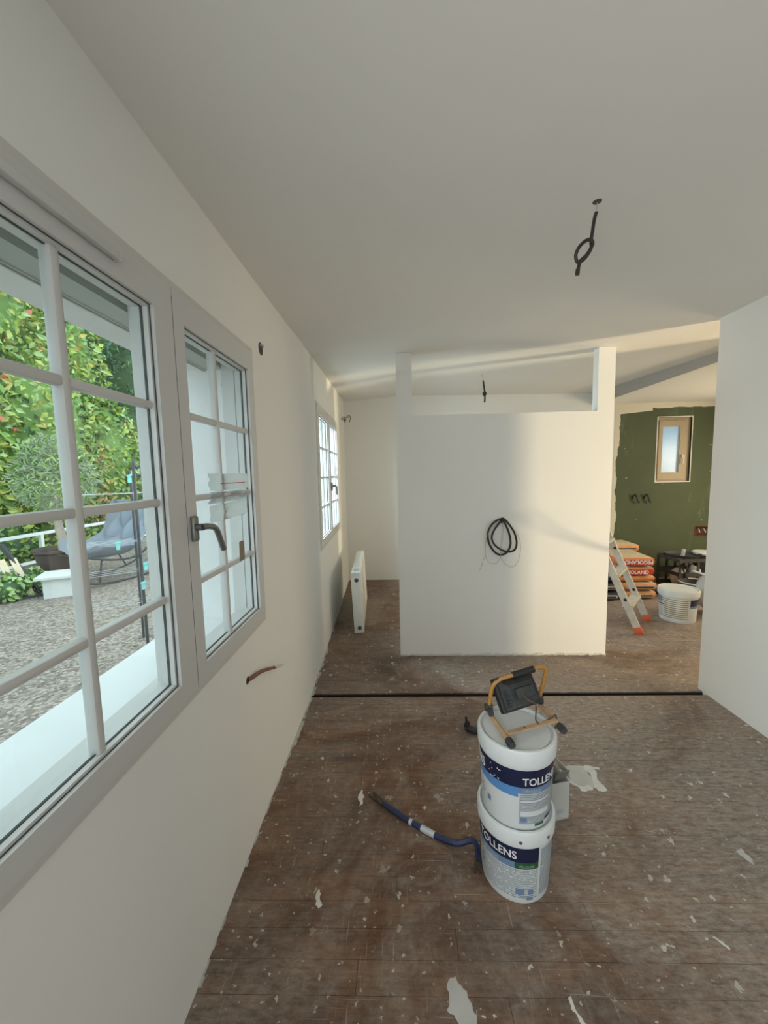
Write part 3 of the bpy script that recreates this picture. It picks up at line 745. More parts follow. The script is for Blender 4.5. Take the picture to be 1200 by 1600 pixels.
hp = [(0.352, 1.512, 0.640), (0.357, 1.510, 0.690), (0.366, 1.508, 0.738), (0.390, 1.508, 0.765), (0.425, 1.512, 0.777), (0.470, 1.520, 0.785), (0.530, 1.534, 0.797), (0.562, 1.541, 0.803), (0.585, 1.548, 0.795), (0.592, 1.553, 0.770), (0.584, 1.560, 0.715), (0.574, 1.572, 0.650)]
hd = obj('carry_handle', TUBE([rel(p) for p in hp], 0.0078, 12, 5), M['amber'], wlt, True)
gp = smooth_path([(0.447, 1.516, 0.781), (0.490, 1.524, 0.789), (0.536, 1.535, 0.798)], 8)
obj('grip', TUBE([rel(p) for p in gp], [0.0135+0.0012*(i % 2) for i in range(len(gp))] if False else 0.0138, 12), M['black'], hd, True)
for p, q in (((0.352, 1.512, 0.648), (0.354, 1.470, 0.640)), ((0.574, 1.572, 0.652), (0.576, 1.548, 0.642))):
    bm = bmesh.new(); tube(bm, [rel(Vector(p)+Vector((-.016, 0, 0))), rel(Vector(p)+Vector((.014, 0, 0)))], 0.015, 14); bar(bm, rel(p), rel(q), 0.02, 0.018, bev=0.003)
    obj('pivot_knob', bm, M['dirtyblack'], wlt, True)
ax = Vector((0.932, 0.362, 0.06)).normalized()
nb = Vector((0.29, -0.80, 0.53)); nb = (nb-ax*nb.dot(ax)).normalized()      # back of the head looks at the viewer
ay = -nb; az = ax.cross(ay)
if az.z < 0: az = -az
hc = Vector((0.470, 1.515, 0.712))
def HP(x, y, z): return rel(hc)+ax*x+ay*y+az*z
bm = bmesh.new(); obox(bm, HP(0, 0.016, 0.004), ax, ay, az, 0.186, 0.030, 0.132, 0.008)
head = obj('lamp_head', bm, M['black'], wlt, True)
bm = bmesh.new(); obox(bm, HP(0, 0.033, 0.004), ax, ay, az, 0.160, 0.004, 0.106, 0.001); obj('lens', bm, M['film'], head)
# stepped rear housing
bm = bmesh.new()
o1 = [(-.080, 0.0, -.056), (.080, 0.0, -.056), (.080, 0.0, .058), (-.080, 0.0, .058)]; o2_ = [(-.058, -.034, -.046), (.058, -.034, -.046), (.058, -.034, .030), (-.058, -.034, .030)]
va = [bm.verts.new(HP(*p)) for p in o1]; vb = [bm.verts.new(HP(*p)) for p in o2_]
bm.faces.new(va); bm.faces.new(vb)
for k in range(4): bm.faces.new((va[k], va[(k+1) % 4], vb[(k+1) % 4], vb[k]))
bmesh.ops.bevel(bm, geom=bm.edges[:], offset=0.004, segments=2, affect='EDGES')
obj('rear_housing', bm, M['dirtyblack'], head, True)
for k in range(6):
    bm = bmesh.new(); obox(bm, HP(-0.060, -0.012, -0.040+k*0.011), ax, ay, az, 0.030, 0.030, 0.0035, 0.0008); obj('cooling_fin', bm, M['dirtyblack'], head)
    bm = bmesh.new(); obox(bm, HP(0.060, -0.012, -0.040+k*0.011), ax, ay, az, 0.030, 0.030, 0.0035, 0.0008); obj('cooling_fin', bm, M['dirtyblack'], head)
bm = bmesh.new(); obox(bm, HP(0.004, -0.040, -0.004), ax, ay, az, 0.084, 0.024, 0.040, 0.005); obj('junction_box', bm, M['dirtyblack'], head, True)
bm = bmesh.new(); obox(bm, HP(0.0, -0.003, 0.066), ax, ay, az, 0.176, 0.024, 0.010, 0.003); obj('top_rim', bm, M['dirtyblack'], head, True)
cpts = [HP(-0.018, -0.053, -0.006), HP(-0.010, -0.066, -0.03), HP(0.01, -0.072, -0.055), rel((0.520, 1.445, ZL+.014)), rel((0.570, 1.448, ZL+.024)), rel((0.606, 1.480, ZL+.02)), rel((0.618, 1.500, ZL-.03)), rel((0.630, 1.56, 0.50)), rel((0.652, 1.645, 0.36)), rel((0.650, 1.69, 0.25))]
obj('power_cord', TUBE(cpts, 0.0028, 6, 6), M['copper'], wlt, True)
# ---------------------------------------------------------------- carton behind the pails
ct = tag(empty('open_carton', (0.672, 1.715, 0), R_(14)), 'greyish white open carton standing behind the stacked paint pails', 'carton')
bm = bmesh.new(); w_, dd, hh = 0.075, 0.055, 0.185
for (x0, x1, y0, y1) in ((-w_, w_, -dd, -dd+.004), (-w_, w_, dd-.004, dd), (-w_, -w_+.004, -dd+.004, dd-.004), (w_-.004, w_, -dd+.004, dd-.004)): box(bm, x0, x1, y0, y1, 0.0, hh)
box(bm, -w_, w_, -dd, dd, 0, 0.004)
obj('carton_body', bm, M['carton'], ct)
bm = bmesh.new(); obox(bm, (0.040, -0.046, hh+0.028), (1, 0, 0), (0, 0.9, 0.45), (0, -0.45, 0.9), 0.060, 0.004, 0.075, 0.001); obj('flap', bm, M['brown'], ct)
bm = bmesh.new(); obox(bm, (w_+0.006, 0.0, hh+0.020), (0.94, 0, 0.3), (0, 1, 0), (-0.3, 0, 0.94), 0.004, 0.09, 0.055, 0.001); obj('flap', bm, M['carton'], ct)
obj('carton_print', BOX(-0.005, 0.045, -dd-0.0012, -dd-0.0002, 0.035, 0.052), M['letterdim'], ct)
tag(obj('black_strap', TUBE([(0.618, 1.690, 0.10), (0.622, 1.672, 0.22), (0.630, 1.655, 0.31), (0.640, 1.672, 0.325), (0.652, 1.69, 0.22), (0.655, 1.70, 0.08)], 0.010, 8, 5), M['black'], None, True), 'black strap sticking up out of the open carton', 'strap')
def crumple(name, c, s, m, label, cat, seed=1, sub=3, amp=0.25, flat=1.0, group=None):
    rs = random.Random(seed); bm = bmesh.new(); bmesh.ops.create_icosphere(bm, subdivisions=sub, radius=1.0)
    ph = [Vector((rs.uniform(-1, 1), rs.uniform(-1, 1), rs.uniform(-1, 1))).normalized() for _ in range(14)]; fr = [rs.uniform(2, 6) for _ in ph]
    for v in bm.verts:
        n = v.co.normalized(); k = 1+amp*sum(abs(math.sin(f*n.dot(p)+i)) for i, (p, f) in enumerate(zip(ph, fr)))/7-amp
        v.co = Vector((n.x*s[0]*k, n.y*s[1]*k, n.z*s[2]*k))
    zmin = min(v.co.z for v in bm.verts)
    for v in bm.verts: v.co.z -= zmin
    o = obj(name, bm, m, None, True); o.location = c; tag(o, label, cat, group); return o
crumple('crumpled_tissue', (0.640, 1.720, 0.130), (0.026, 0.022, 0.040), M['letter'], 'crumpled white tissue poking out of the open carton', 'tissue', 8)
# ---------------------------------------------------------------- crowbar
cw = tag(empty('crowbar', (0.05, 1.62, 0)), 'blue painted crowbar with chipped paint lying left of the pails', 'crowbar')
def rc(p): return Vector(p)-Vector((0.05, 1.62, 0))
shaft = smooth_path([(-0.098, 1.735, .014), (-0.04, 1.690, .013), (0.025, 1.642, .013), (0.090, 1.602, .013), (0.160, 1.560, .013), (0.212, 1.536, .015)], 5)
sh = obj('shaft', TUBE([rc(p) for p in shaft], 0.0125, 6), M['crow'], cw)
for a, b in ((10, 11), (14, 18)):
    obj('chipped_paint', TUBE([rc(shaft[i]) for i in range(a, b+1)], 0.0130, 6), M['chip'], sh)
hook = smooth_path([(0.210, 1.537, .015), (0.240, 1.531, .022), (0.275, 1.529, .036), (0.298, 1.517, .042), (0.304, 1.490, .032), (0.299, 1.462, .016)], 5)
obj('hook', TUBE([rc(p) for p in hook], [0.0125]*12+[0.0120]*(len(hook)-12), 6), M['crow'], cw, True)
bm = bmesh.new()
for s_ in (-1, 1): bar(bm, rc((0.298+s_*.006, 1.468, .018)), rc((0.291+s_*.011, 1.420, .006)), 0.009, 0.007)
obj('hook_claw', bm, M['steel'], cw)
bm = bmesh.new(); bar(bm, rc((-0.098, 1.735, .014)), rc((-0.130, 1.766, .012)), 0.026, 0.013, bev=0.003)
for s_ in (-1, 1): bar(bm, rc((-0.128+s_*.006, 1.764+s_*.006, .011)), rc((-0.160+s_*.010, 1.802+s_*.007, .006)), 0.012, 0.006)
obj('flat_claw', bm, M['steel'], cw)
# ---------------------------------------------------------------- black clamp on the floor
cl = tag(empty('plastic_clamp', (0.425, 2.285, 0), R_(-32)), 'small black plastic clamp on the boards behind the pails', 'clamp')
obj('barrel', TUBE([(-0.036, 0, 0.020), (0.038, 0, 0.020)], 0.0195, 14), M['dirtyblack'], cl, True)
obj('jaw', BOX(-0.042, -0.014, -0.017, 0.017, 0.022, 0.050, bev=0.003), M['black'], cl, True)
bm = bmesh.new(); bar(bm, (-0.03, 0, 0.045), (-0.036, 0.004, 0.085), 0.010, 0.014, bev=0.002); bar(bm, (-0.016, -0.004, 0.045), (-0.02, -0.006, 0.066), 0.008, 0.012, bev=0.002); obj('prong', bm, M['black'], cl)
obj('end_ring', TUBE([(0.034, 0, 0.020), (0.046, 0, 0.020)], 0.0165, 14), M['black'], cl, True)
# ---------------------------------------------------------------- plaster lumps and scraps on the boards
def flake(pts, label, h=0.004, m='flake', cat='plaster flake', name='plaster_flake', group=None, rag=0.16):
    """thin ragged scrap: the outline is subdivided and roughened, the top is slightly domed"""
    rs = random.Random(len(label)*31+int(pts[0][0]*1000)); P = [Vector((x, y, 0)) for x, y in pts]
    for _ in range(3):
        Q = []
        for a, b in zip(P, P[1:]+P[:1]):
            e = b-a; nn = Vector((-e.y, e.x, 0)); Q += [a, (a+b)/2+nn*rs.uniform(-rag, rag)]
        P = Q
    c = sum(P, Vector())/len(P); bm = bmesh.new(); n = len(P)
    bot = [bm.verts.new((p.x, p.y, 0.0)) for p in P]; mid = [bm.verts.new(((p*.86+c*.14).x, (p*.86+c*.14).y, h*rs.uniform(.55, 1))) for p in P]
    bm.faces.new(mid)
    for i in range(n): bm.faces.new((bot[i], bot[(i+1) % n], mid[(i+1) % n], mid[i]))
    bmesh.ops.triangulate(bm, faces=[f for f in bm.faces if len(f.verts) > 4])
    return tag(obj(name, bm, M[m]), label, cat, group)
flake([(0.815, 1.955), (0.86, 1.995), (0.985, 2.00), (0.995, 1.90), (0.975, 1.862), (0.895, 1.862)], 'sheet of dusty clear film lying right of the pails', 0.002, 'film', 'plastic film', 'plastic_film')
flake([(0.815, 1.930), (0.828, 1.938), (0.905, 1.858), (0.955, 1.868), (0.955, 1.852), (0.888, 1.838)], 'long white plaster strip curling along the film right of the pails', 0.007)
flake([(0.965, 2.005), (1.010, 2.012), (1.025, 1.985), (1.012, 1.935), (1.005, 1.900), (1.020, 1.842), (0.972, 1.838), (0.966, 1.885), (0.985, 1.94)], 'largest ragged white plaster scrap right of the pails', 0.006)
flake([(1.022, 2.000), (1.055, 1.992), (1.05, 1.980), (1.022, 1.985)], 'tiny white plaster chip beside the largest scrap', 0.004)
flake([(0.13, 1.085), (0.155, 1.10), (0.185, 1.065), (0.205, 1.01), (0.20, 0.98), (0.15, 0.99), (0.118, 1.02)], 'smeared patch of dried plaster at the bottom middle of the floor', 0.0012, 'film')
flake([(-0.338, 1.350), (-0.331, 1.352), (-0.324, 1.318), (-0.310, 1.297), (-0.322, 1.285), (-0.337, 1.298)], 'white plaster drip on the brown boards left of the crowbar', 0.003)
flake([(1.385, 1.535), (1.415, 1.550), (1.420, 1.500), (1.405, 1.475), (1.392, 1.500)], 'dusty plaster smear near the right edge of the floor', 0.0015, 'film')
flake([(1.045, 1.222), (1.053, 1.226), (1.080, 1.192), (1.074, 1.186)], 'thin white plaster sliver at the lower right of the floor', 0.003)
flake([(0.490, 1.055), (0.50, 1.06), (0.512, 1.01), (0.525, 0.985), (0.508, 0.975), (0.50, 1.01)], 'narrow plaster smear right of the dried patch', 0.0015)
flake([(-0.215, 1.83), (-0.205, 1.832), (-0.20, 1.745), (-0.212, 1.742)], 'upright white paint streak on the boards above the crowbar', 0.0015)
flake([(0.655, 2.045), (0.69, 2.05), (0.695, 2.01), (0.66, 2.005)], 'round white plaster spot behind the carton', 0.002)
# ---------------------------------------------------------------- radiator
ra = tag(empty('radiator', (-0.415, 3.785, 0), R_(3.0)), 'cream panel radiator standing loose on the floor below the far window', 'radiator')
RL, RH, RT = 1.10, 0.625, 0.098
lean = -0.030
bm = bmesh.new(); box(bm, RT/2-.018, RT/2, 0.02, RL, 0.012, RH-.012, 0.006); obj('front_panel', bm, M['rad'], ra, True)
bm = bmesh.new(); box(bm, -RT/2, -RT/2+.018, 0.02, RL, 0.012, RH-.012, 0.006); obj('rear_panel', bm, M['rad'], ra, True)
bm = bmesh.new(); box(bm, -RT/2-.001, RT/2+.001, 0.0, 0.022, 0.0, RH, 0.005); ep = obj('end_plate', bm, M['rad'], ra, True)
bm = bmesh.new(); box(bm, -RT/2-.001, RT/2+.001, RL-.01, RL+.012, 0.0, RH, 0.005); obj('end_plate', bm, M['rad'], ra, True)
for k in range(24):
    bm = bmesh.new(); box(bm, -RT/2+.012, RT/2-.012, 0.03+k*(RL-.05)/24, 0.03+k*(RL-.05)/24+.030, RH-.010, RH-.002); obj('grille_slat', bm, M['rad'], ra)
for z in (0.055, 0.545):
    bm = bmesh.new(); lathe(bm, [(0, 0.006), (0.010, 0.006), (0.011, 0.010), (0.021, 0.010), (0.023, 0.0), (0.0, 0.0)], 16); c_ = obj('valve_port', bm, M['zinc'], ep, True); c_.rotation_euler = (math.pi/2, 0, 0); c_.location = (0.006, 0.001, z)
    bm = bmesh.new(); lathe(bm, [(0, 0.0115), (0.0105, 0.0115), (0.0105, 0.005)], 12); c_ = obj('port_hole', bm, M['black'], ep); c_.rotation_euler = (math.pi/2, 0, 0); c_.location = (0.006, 0.001, z)
obj('protective_film', BOX(-0.047, 0.040, -0.0015, -0.0003, 0.575, 0.622), M['radlab'], ep)
obj('warning_label', BOX(-0.020, 0.030, 0.06, 0.16, RH-.001, RH+.0008), M['letterdim'], ra)
ra.rotation_euler = (0, R_(-2.4), R_(3.0)); ra.location.z = 0.004
# ---------------------------------------------------------------- hanging cables
def hole(name, c, nrm, rx, ry, label, cat='hole'):
    bm = bmesh.new(); lathe(bm, [(0, -0.001), (0.9, -0.001), (1.0, 0.0006), (1.08, 0.0006), (1.08, -0.004)], 18)
    for v in bm.verts: v.co.x *= rx; v.co.y *= ry
    o = obj(name, bm, M['black']); q = Vector(nrm).to_track_quat('Z', 'Y'); o.rotation_euler = q.to_euler(); o.location = c
    return o
cz = zc(0.722, 1.515)
pc = tag(empty('ceiling_cable', (0.724, 1.515, cz)), 'knotted black cable hanging from the near ceiling hole', 'cable')
bm = bmesh.new(); lathe(bm, [(0, -0.0012), (0.015, -0.0012), (0.016, 0.001)], 20); obj('ceiling_hole', bm, M['black'], pc)
def rp(x, z, y=1.518): return Vector((x, y, z))-Vector((0.724, 1.515, cz))
obj('pull_wire', TUBE([rp(0.726, cz-.001), rp(0.722, 2.502)], 0.0016, 6), M['wire'], pc)
obj('conduit', TUBE([rp(0.7235, 2.512), rp(0.7175, 2.49), rp(0.712, 2.45), rp(0.708, 2.414), rp(0.710, 2.40), rp(0.706, 2.385), rp(0.694, 2.366, 1.522), rp(0.678, 2.352, 1.526), rp(0.664, 2.352, 1.526), rp(0.657, 2.372, 1.522), rp(0.664, 2.394, 1.516), rp(0.682, 2.412, 1.512), rp(0.700, 2.416, 1.508), rp(0.709, 2.405, 1.508), rp(0.704, 2.388, 1.508), rp(0.690, 2.366, 1.510), rp(0.672, 2.350, 1.514), rp(0.667, 2.335, 1.516), rp(0.663, 2.314, 1.518)], 0.0062, 8, 6), M['cable'], pc, True)
obj('cable_tip', TUBE([rp(0.664, 2.322), rp(0.6625, 2.303)], 0.008, 8), M['cable'], pc, True)
cz2 = zc(0.925, 4.3)
pc2 = tag(empty('ceiling_cable', (0.915, 4.30, cz2)), 'short black cable hanging from the ceiling behind the partition transom', 'cable')
def r2(x, z, y=4.30): return Vector((x, y, z))-Vector((0.915, 4.30, cz2))
obj('pull_wire', TUBE([r2(0.905, cz2), r2(0.918, 2.585), r2(0.926, 2.54)], 0.003, 6, 4), M['wire'], pc2)
obj('conduit', TUBE([r2(0.921, 2.56), r2(0.930, 2.50), r2(0.937, 2.45), r2(0.950, 2.425), r2(0.935, 2.405), r2(0.922, 2.425), r2(0.938, 2.44), r2(0.940, 2.38), r2(0.937, 2.335)], 0.009, 8, 5), M['cable'], pc2, True)
# coil of conduit on the partition
pcl = tag(empty('cable_coil', (0.868, 3.300, 1.185)), 'coil of black conduit with loose thin wires hanging on the partition', 'cable coil')
def r3(x, z, y=0.0): return Vector((x, 3.300-0.012+y, z))-Vector((0.868, 3.300, 1.185))
c1 = [(0.862, 1.200, 0.01), (0.815, 1.185, -.008), (0.768, 1.140, -.012), (0.745, 1.075, -.014), (0.757, 0.995, -.016), (0.800, 0.925, -.018), (0.850, 0.898, -.018), (0.905, 0.918, -.016), (0.935, 0.985, -.014), (0.925, 1.070, -.012), (0.898, 1.145, -.008), (0.872, 1.190, -.002)]
obj('conduit', TUBE([r3(x, z, y) for x, z, y in c1], 0.0085, 8, 5), M['cable'], pcl, True)
c2 = [(0.868, 1.190, 0.006), (0.835, 1.165, -.022), (0.795, 1.110, -.026), (0.775, 1.045, -.028), (0.800, 0.985, -.028), (0.860, 0.940, -.030), (0.920, 0.925, -.030), (0.968, 0.945, -.028), (0.982, 1.005, -.026), (0.965, 1.080, -.022), (0.925, 1.150, -.016), (0.885, 1.197, -.006), (0.868, 1.205, 0.008)]
obj('conduit', TUBE([r3(x, z, y) for x, z, y in c2], 0.0080, 8, 5), M['cable'], pcl, True)
for pts in ([(0.872, 1.195, 0), (0.96, 1.11, -.02), (1.005, 1.03, -.03), (1.012, 0.92, -.03), (0.985, 0.825, -.03), (0.935, 0.795, -.03), (0.880, 0.83, -.03), (0.848, 0.885, -.035), (0.858, 0.98, -.03), (0.872, 1.08, -.02), (0.870, 1.18, -.005)],
            [(0.866, 1.195, 0), (0.78, 1.13, -.02), (0.730, 1.04, -.03), (0.722, 0.94, -.03), (0.735, 0.86, -.03), (0.785, 0.822, -.03), (0.830, 0.85, -.035), (0.848, 0.90, -.036), (0.852, 1.0, -.03), (0.868, 1.16, -.01)],
            [(0.725, 0.90, -.03), (0.705, 0.86, -.03), (0.690, 0.80, -.026), (0.676, 0.765, -.012)]):
    obj('thin_wire', TUBE([r3(*p) for p in pts], 0.0017, 5, 5), M['wire'], pcl, True)
obj('wall_hole', TUBE([r3(0.866, 1.180, 0.002), r3(0.866, 1.180, 0.0115)], 0.018, 12), M['black'], pcl)
# socket hole with a wire on the window wall
hw = tag(empty('wall_box_hole', (XL, 1.945, 2.216)), 'small dark cable hole in the window wall above the near window', 'cable hole')
bm = bmesh.new(); tube(bm, [(0.0012, 0, 0), (-0.004, 0, 0)], 0.030, 18); obj('recess', bm, M['black'], hw)
obj('wire_end', TUBE([(-0.002, -0.01, 0.012), (0.012, -0.004, 0.016), (0.016, 0.006, 0.008)], 0.004, 6, 3), M['paper2'], hw)
# red-brown conduit stub under the near window
cs = tag(empty('conduit_stub', (XL, 1.575, 0.731)), 'red brown conduit stub bent out of the wall under the near window', 'conduit')
obj('stub_tube', TUBE([(0.0, 0.0, 0.0), (0.010, 0.02, -0.001), (0.016, 0.10, -0.018), (0.020, 0.20, -0.055), (0.024, 0.27, -0.085)], [0.009]*5+[0.009]*5+[0.0085]*5+[0.008]*6, 8, 5), M['redconduit'], cs, True)
obj('pale_tip', TUBE([(0.023, 0.262, -0.081), (0.028, 0.34, -0.112), (0.030, 0.385, -0.128)], [0.0085, 0.007, 0.005], 8), M['casing'], cs, True)
obj('wall_hole', TUBE([(0.0008, -0.006, 0), (-0.004, -0.006, 0)], 0.017, 12), M['black'], cs)
# little wire coil beside the far window
fw = tag(empty('wire_bunch', (-0.757, 5.35, 2.345)), 'little bunch of wires by the far window and back corner', 'wire')
for k, (r_, ph) in enumerate(((0.035, 0), (0.045, 1.2), (0.03, 2.2))):
    pts = [(0.03+0.10*(i/10)+r_*math.sin(i*.9+ph)*.5, 0.02*math.cos(i+ph), r_*math.cos(i*.8+ph)) for i in range(11)]
    obj('thin_wire', TUBE([(0, 0, 0.0)]+pts, 0.0035, 5, 3), M['cable' if k else 'wire'], fw, True)
# wires out of the green wall
for (x, lb) in ((3.405, 'left of the two black wires looping out of the green wall'), (3.568, 'right of the two black wires looping out of the green wall')):
    tag(obj('wall_wire', TUBE([(x-.02, YB-.004, 1.16), (x-.018, YB-.03, 1.21), (x, YB-.05, 1.222), (x+.015, YB-.05, 1.19), (x+.03, YB-.05, 1.14), (x+.062, YB-.04, 1.105)], 0.011, 6, 4), M['cable'], None, True), lb, 'wire')
# multi-gang socket recess
sb = tag(empty('socket_recess', (4.29, YB, 0.60)), 'dark open socket recess cut low in the green wall', 'socket')
obj('recess_lining', RING((-0.004, 0.409, -0.003, 0.147), (0.008, 0.397, 0.010, 0.136), -0.008, 0.07), M['socket'], sb)
obj('recess_back', BOX(-0.004, 0.409, 0.065, 0.075, -0.003, 0.147), M['socket'], sb)
for k in range(4):
    obj('wire_end', TUBE([(0.07+k*.075, 0.064, 0.09), (0.075+k*.075, 0.02, 0.10), (0.07+k*.075+.01*(k % 2), -0.006, 0.05)], 0.010, 6, 3), M['wire'], sb, True)
# ---------------------------------------------------------------- ladder
la = tag(empty('step_ladder', (2.42, 3.9, 0)), 'plaster smeared aluminium step ladder with orange feet behind the partition', 'ladder')
def rl_(p): return Vector(p)-Vector((2.42, 3.9, 0))
fa, fb = Vector((2.309, 3.72, 0.0)), Vector((2.592, 4.06, 0.0))
ta, tb_ = Vector((1.795, 3.76, 1.16)), Vector((2.045, 4.06, 1.16))
rails = []
for a, b in ((fa, ta), (fb, tb_)):
    dr = (b-a).normalized()
    bm = bmesh.new(); bar(bm, rl_(a+dr*0.05), rl_(b), 0.062, 0.026, up=(fb-fa), bev=0.003); rails.append(obj('rail', bm, M['alu'], la))
    bm = bmesh.new(); bar(bm, rl_(a+dr*0.006), rl_(a+dr*0.085), 0.072, 0.040, up=(fb-fa), bev=0.006); obj('rubber_foot', bm, M['redfoot'], rails[-1], True)
    for q in (0.30, 0.68):
        bm = bmesh.new(); tube(bm, [rl_(a.lerp(b, q)+Vector((0, -.022, 0))), rl_(a.lerp(b, q)+Vector((0, -.012, 0)))], 0.016, 10); obj('bolt_cap', bm, M['black'], rails[-1])
for q in (0.24, 0.50, 0.76):
    p, r_ = fa.lerp(ta, q), fb.lerp(tb_, q)
    bm = bmesh.new(); bar(bm, rl_(p), rl_(r_), 0.09, 0.028, up=(0, 0, 1), bev=0.004); obj('tread', bm, M['alu'], la)
bm = bmesh.new(); bar(bm, rl_(ta+Vector((-.0, -.03, .01))), rl_(tb_+Vector((0, .03, .01))), 0.16, 0.04, up=(0, 0, 1), bev=0.006); obj('top_platform', bm, M['alu'], la)
for a, b in ((Vector((1.36, 3.76, 0.0)), ta), (Vector((1.60, 4.06, 0.0)), tb_)):
    bm = bmesh.new(); bar(bm, rl_(a+(b-a).normalized()*.02), rl_(b+Vector((-.03, 0, -.02))), 0.045, 0.022, bev=0.003); q = obj('rear_leg', bm, M['alu'], la)
    bm = bmesh.new(); bar(bm, rl_(a), rl_(a+(b-a).normalized()*.07), 0.052, 0.034, bev=0.005); obj('rubber_foot', bm, M['redfoot'], q, True)
# ---------------------------------------------------------------- sacks
def sack_mesh(sx, sy, sz, seed):
    rs = random.Random(seed); bm = bmesh.new(); bmesh.ops.create_cube(bm, size=2.0); bmesh.ops.subdivide_edges(bm, edges=bm.edges[:], cuts=7, use_grid_fill=True)
    p1, p2 = rs.random()*6, rs.random()*6
    for v in bm.verts:
        u, w, t = v.co
        e = max(abs(u), abs(w))
        t2 = t*(1-0.30*e**7)+0.05*math.sin(3*u+p1)*math.cos(2.5*w+p2)*(1 if t > 0 else 0.3)
        k = 1-0.05*t*t
        v.co = (u*sx/2*(k+0.01*math.sin(5*w+p1)), w*sy/2*(k+0.012*math.sin(5*u+p2)), (t2+1)*sz/2)
    for f in bm.faces:
        n = f.normal if f.normal.length else Vector((0, 0, 1))
    bmesh.ops.recalc_face_normals(bm, faces=bm.faces); bm.normal_update()
    for f in bm.faces: f.material_index = 1 if f.normal.z > 0.72 else 0
    return bm
def sack(loc, s, rz, body, label, seed, text=None, flip=False, stripe=True, group='tile adhesive sacks in the wash room'):
    t = tag(empty('cement_sack', loc, rz), label, 'sack', group)
    b = obj('sack_body', sack_mesh(s[0], s[1], s[2], seed), [M[body], M['bagtop'] if body != 'bagnavy' else M['bagnavy']], t, True)
    fy = -s[1]/2*1.012
    if text:
        obj('red_panel', BOX(-s[0]*0.30, s[0]*0.46, fy-0.003, fy+0.012, s[2]*0.14, s[2]*0.62), M['bagred2'], t)
        me = text_mesh(text, 0.072, 0.0022, 0.0008, 'CENTER')
        tx = obj('lettering', me, M['bagtop'] if False else M['letter'], t)
        if flip: tx.rotation_euler = (math.pi/2, math.pi, 0); tx.location = (s[0]*0.08, fy-0.0045, s[2]*0.20+0.050)
        else: tx.rotation_euler = (math.pi/2, 0, 0); tx.location = (s[0]*0.08-0.05, fy-0.0045, s[2]*0.20)
        tx.scale = (0.86, 0.86, 0.86)
    if stripe:
        obj('printed_stripe', BOX(-s[0]*0.36, s[0]*0.44, fy-0.002, fy+0.012, s[2]*(0.66 if text else 0.30), s[2]*(0.80 if text else 0.62)), M['bagtop'] if not text else M['bagorange'], t)
        if not text: obj('printed_stripe', BOX(-s[0]*0.30, s[0]*0.40, fy-0.003, fy+0.012, s[2]*0.34, s[2]*0.50), M['bagnavy'], t)
    return t
S_ = (0.43, 0.58, 0.112)
sack((2.905, 5.045, 0.000), S_, R_(1), 'bagorange', 'bottom orange sack of the front stack beside the step ladder', 1)
sack((2.915, 5.040, 0.108), S_, R_(-1), 'bagorange', 'second orange sack from the bottom of the front stack', 2)
sack((2.880, 5.050, 0.216), (0.43, 0.58, 0.086), R_(2), 'bagorange', 'plain topped orange sack in the middle of the front stack', 3, stripe=False)
sack((2.875, 5.040, 0.300), (0.43, 0.58, 0.118), R_(-2), 'bagred', 'red printed sack lettered upright, second from top of the front stack', 4, 'PEGOLAND')
sack((2.885, 5.045, 0.412), (0.44, 0.58, 0.120), R_(-5), 'bagred', 'topmost red printed sack lettered upside down on the front stack', 5, 'PEGOLAND', True)
for k in range(5):
    sack((3.06, 5.56, k*0.115), (0.43, 0.37, 0.118), R_(2*(k % 2)), 'bagorange', ('bottom', 'second lowest', 'middle', 'second highest', 'topmost')[k]+' orange sack of the rear stack against the back wall', 20+k, group='orange sacks in the rear stack')
for k, lb in enumerate(('bottom dark navy sack left of the orange sacks', 'middle dark navy sack left of the orange sacks', 'top dark navy sack left of the orange sacks')):
    sack((2.40, 5.0, k*0.115), (0.52, 0.60, 0.118), R_(1-2*k), 'bagnavy', lb, 30+k, stripe=(k < 2), group='navy sacks')
# ---------------------------------------------------------------- far bucket and builders' clutter
fb_, rad3, sk3 = pail((2.94, 4.13, 0), 0.158, 0.170, 0.182, 0.335, 'large white bucket standing in the wash room in front of the green wall', 0, 'paint_bucket')
FA3 = math.atan2(-4.13, -2.94)
def patch3(a0, a1, z0, z1, m, off=0.0008, name='printed_label'): return obj(name, uv_arc({'z0': z0, 'z1': z1, 'rad': rad3}, FA3+d(a0), FA3+d(a1), off=off), m, fb_)
patch3(-78, 32, 0.045, 0.255, M['print3']); patch3(38, 88, 0.185, 0.250, M['navy']); patch3(38, 88, 0.160, 0.185, M['slate'])
patch3(-80, -52, 0.19, 0.255, M['slate'], 0.0014, 'printed_symbol'); patch3(-85, -45, 0.165, 0.178, M['navy'], 0.0014, 'printed_symbol')
# black slatted crate with odds and ends
ckx, cky = 3.80, 5.30
ck = tag(empty('plastic_crate', (ckx, cky, 0), R_(4)), 'black slatted plastic crate against the green wall', 'crate')
for (x0, x1, y0, y1) in ((-.19, .19, -.20, -.185), (-.19, .19, .185, .20), (-.19, -.175, -.185, .185), (.175, .19, -.185, .185)):
    for z in (0.0, 0.185, 0.37):
        obj('crate_rail', BOX(x0, x1, y0, y1, z, z+0.045), M['dirtyblack'], ck)
for x in (-.183, -.06, .06, .183):
    for y in (-.1925, .1925): obj('crate_post', BOX(x-.013, x+.013, y-.009, y+.009, 0.0, 0.40), M['dirtyblack'], ck)
bm = bmesh.new(); bar(bm, (-.18, -.205, .06), (-.06, -.205, .36), 0.02, 0.008); obj('crate_brace', bm, M['black'], ck)
bm = bmesh.new(); bar(bm, (-.06, -.205, .06), (-.18, -.205, .36), 0.02, 0.008); obj('crate_brace', bm, M['black'], ck)
obj('crate_base', BOX(-.185, .185, -.195, .195, 0.0, 0.012), M['black'], ck)
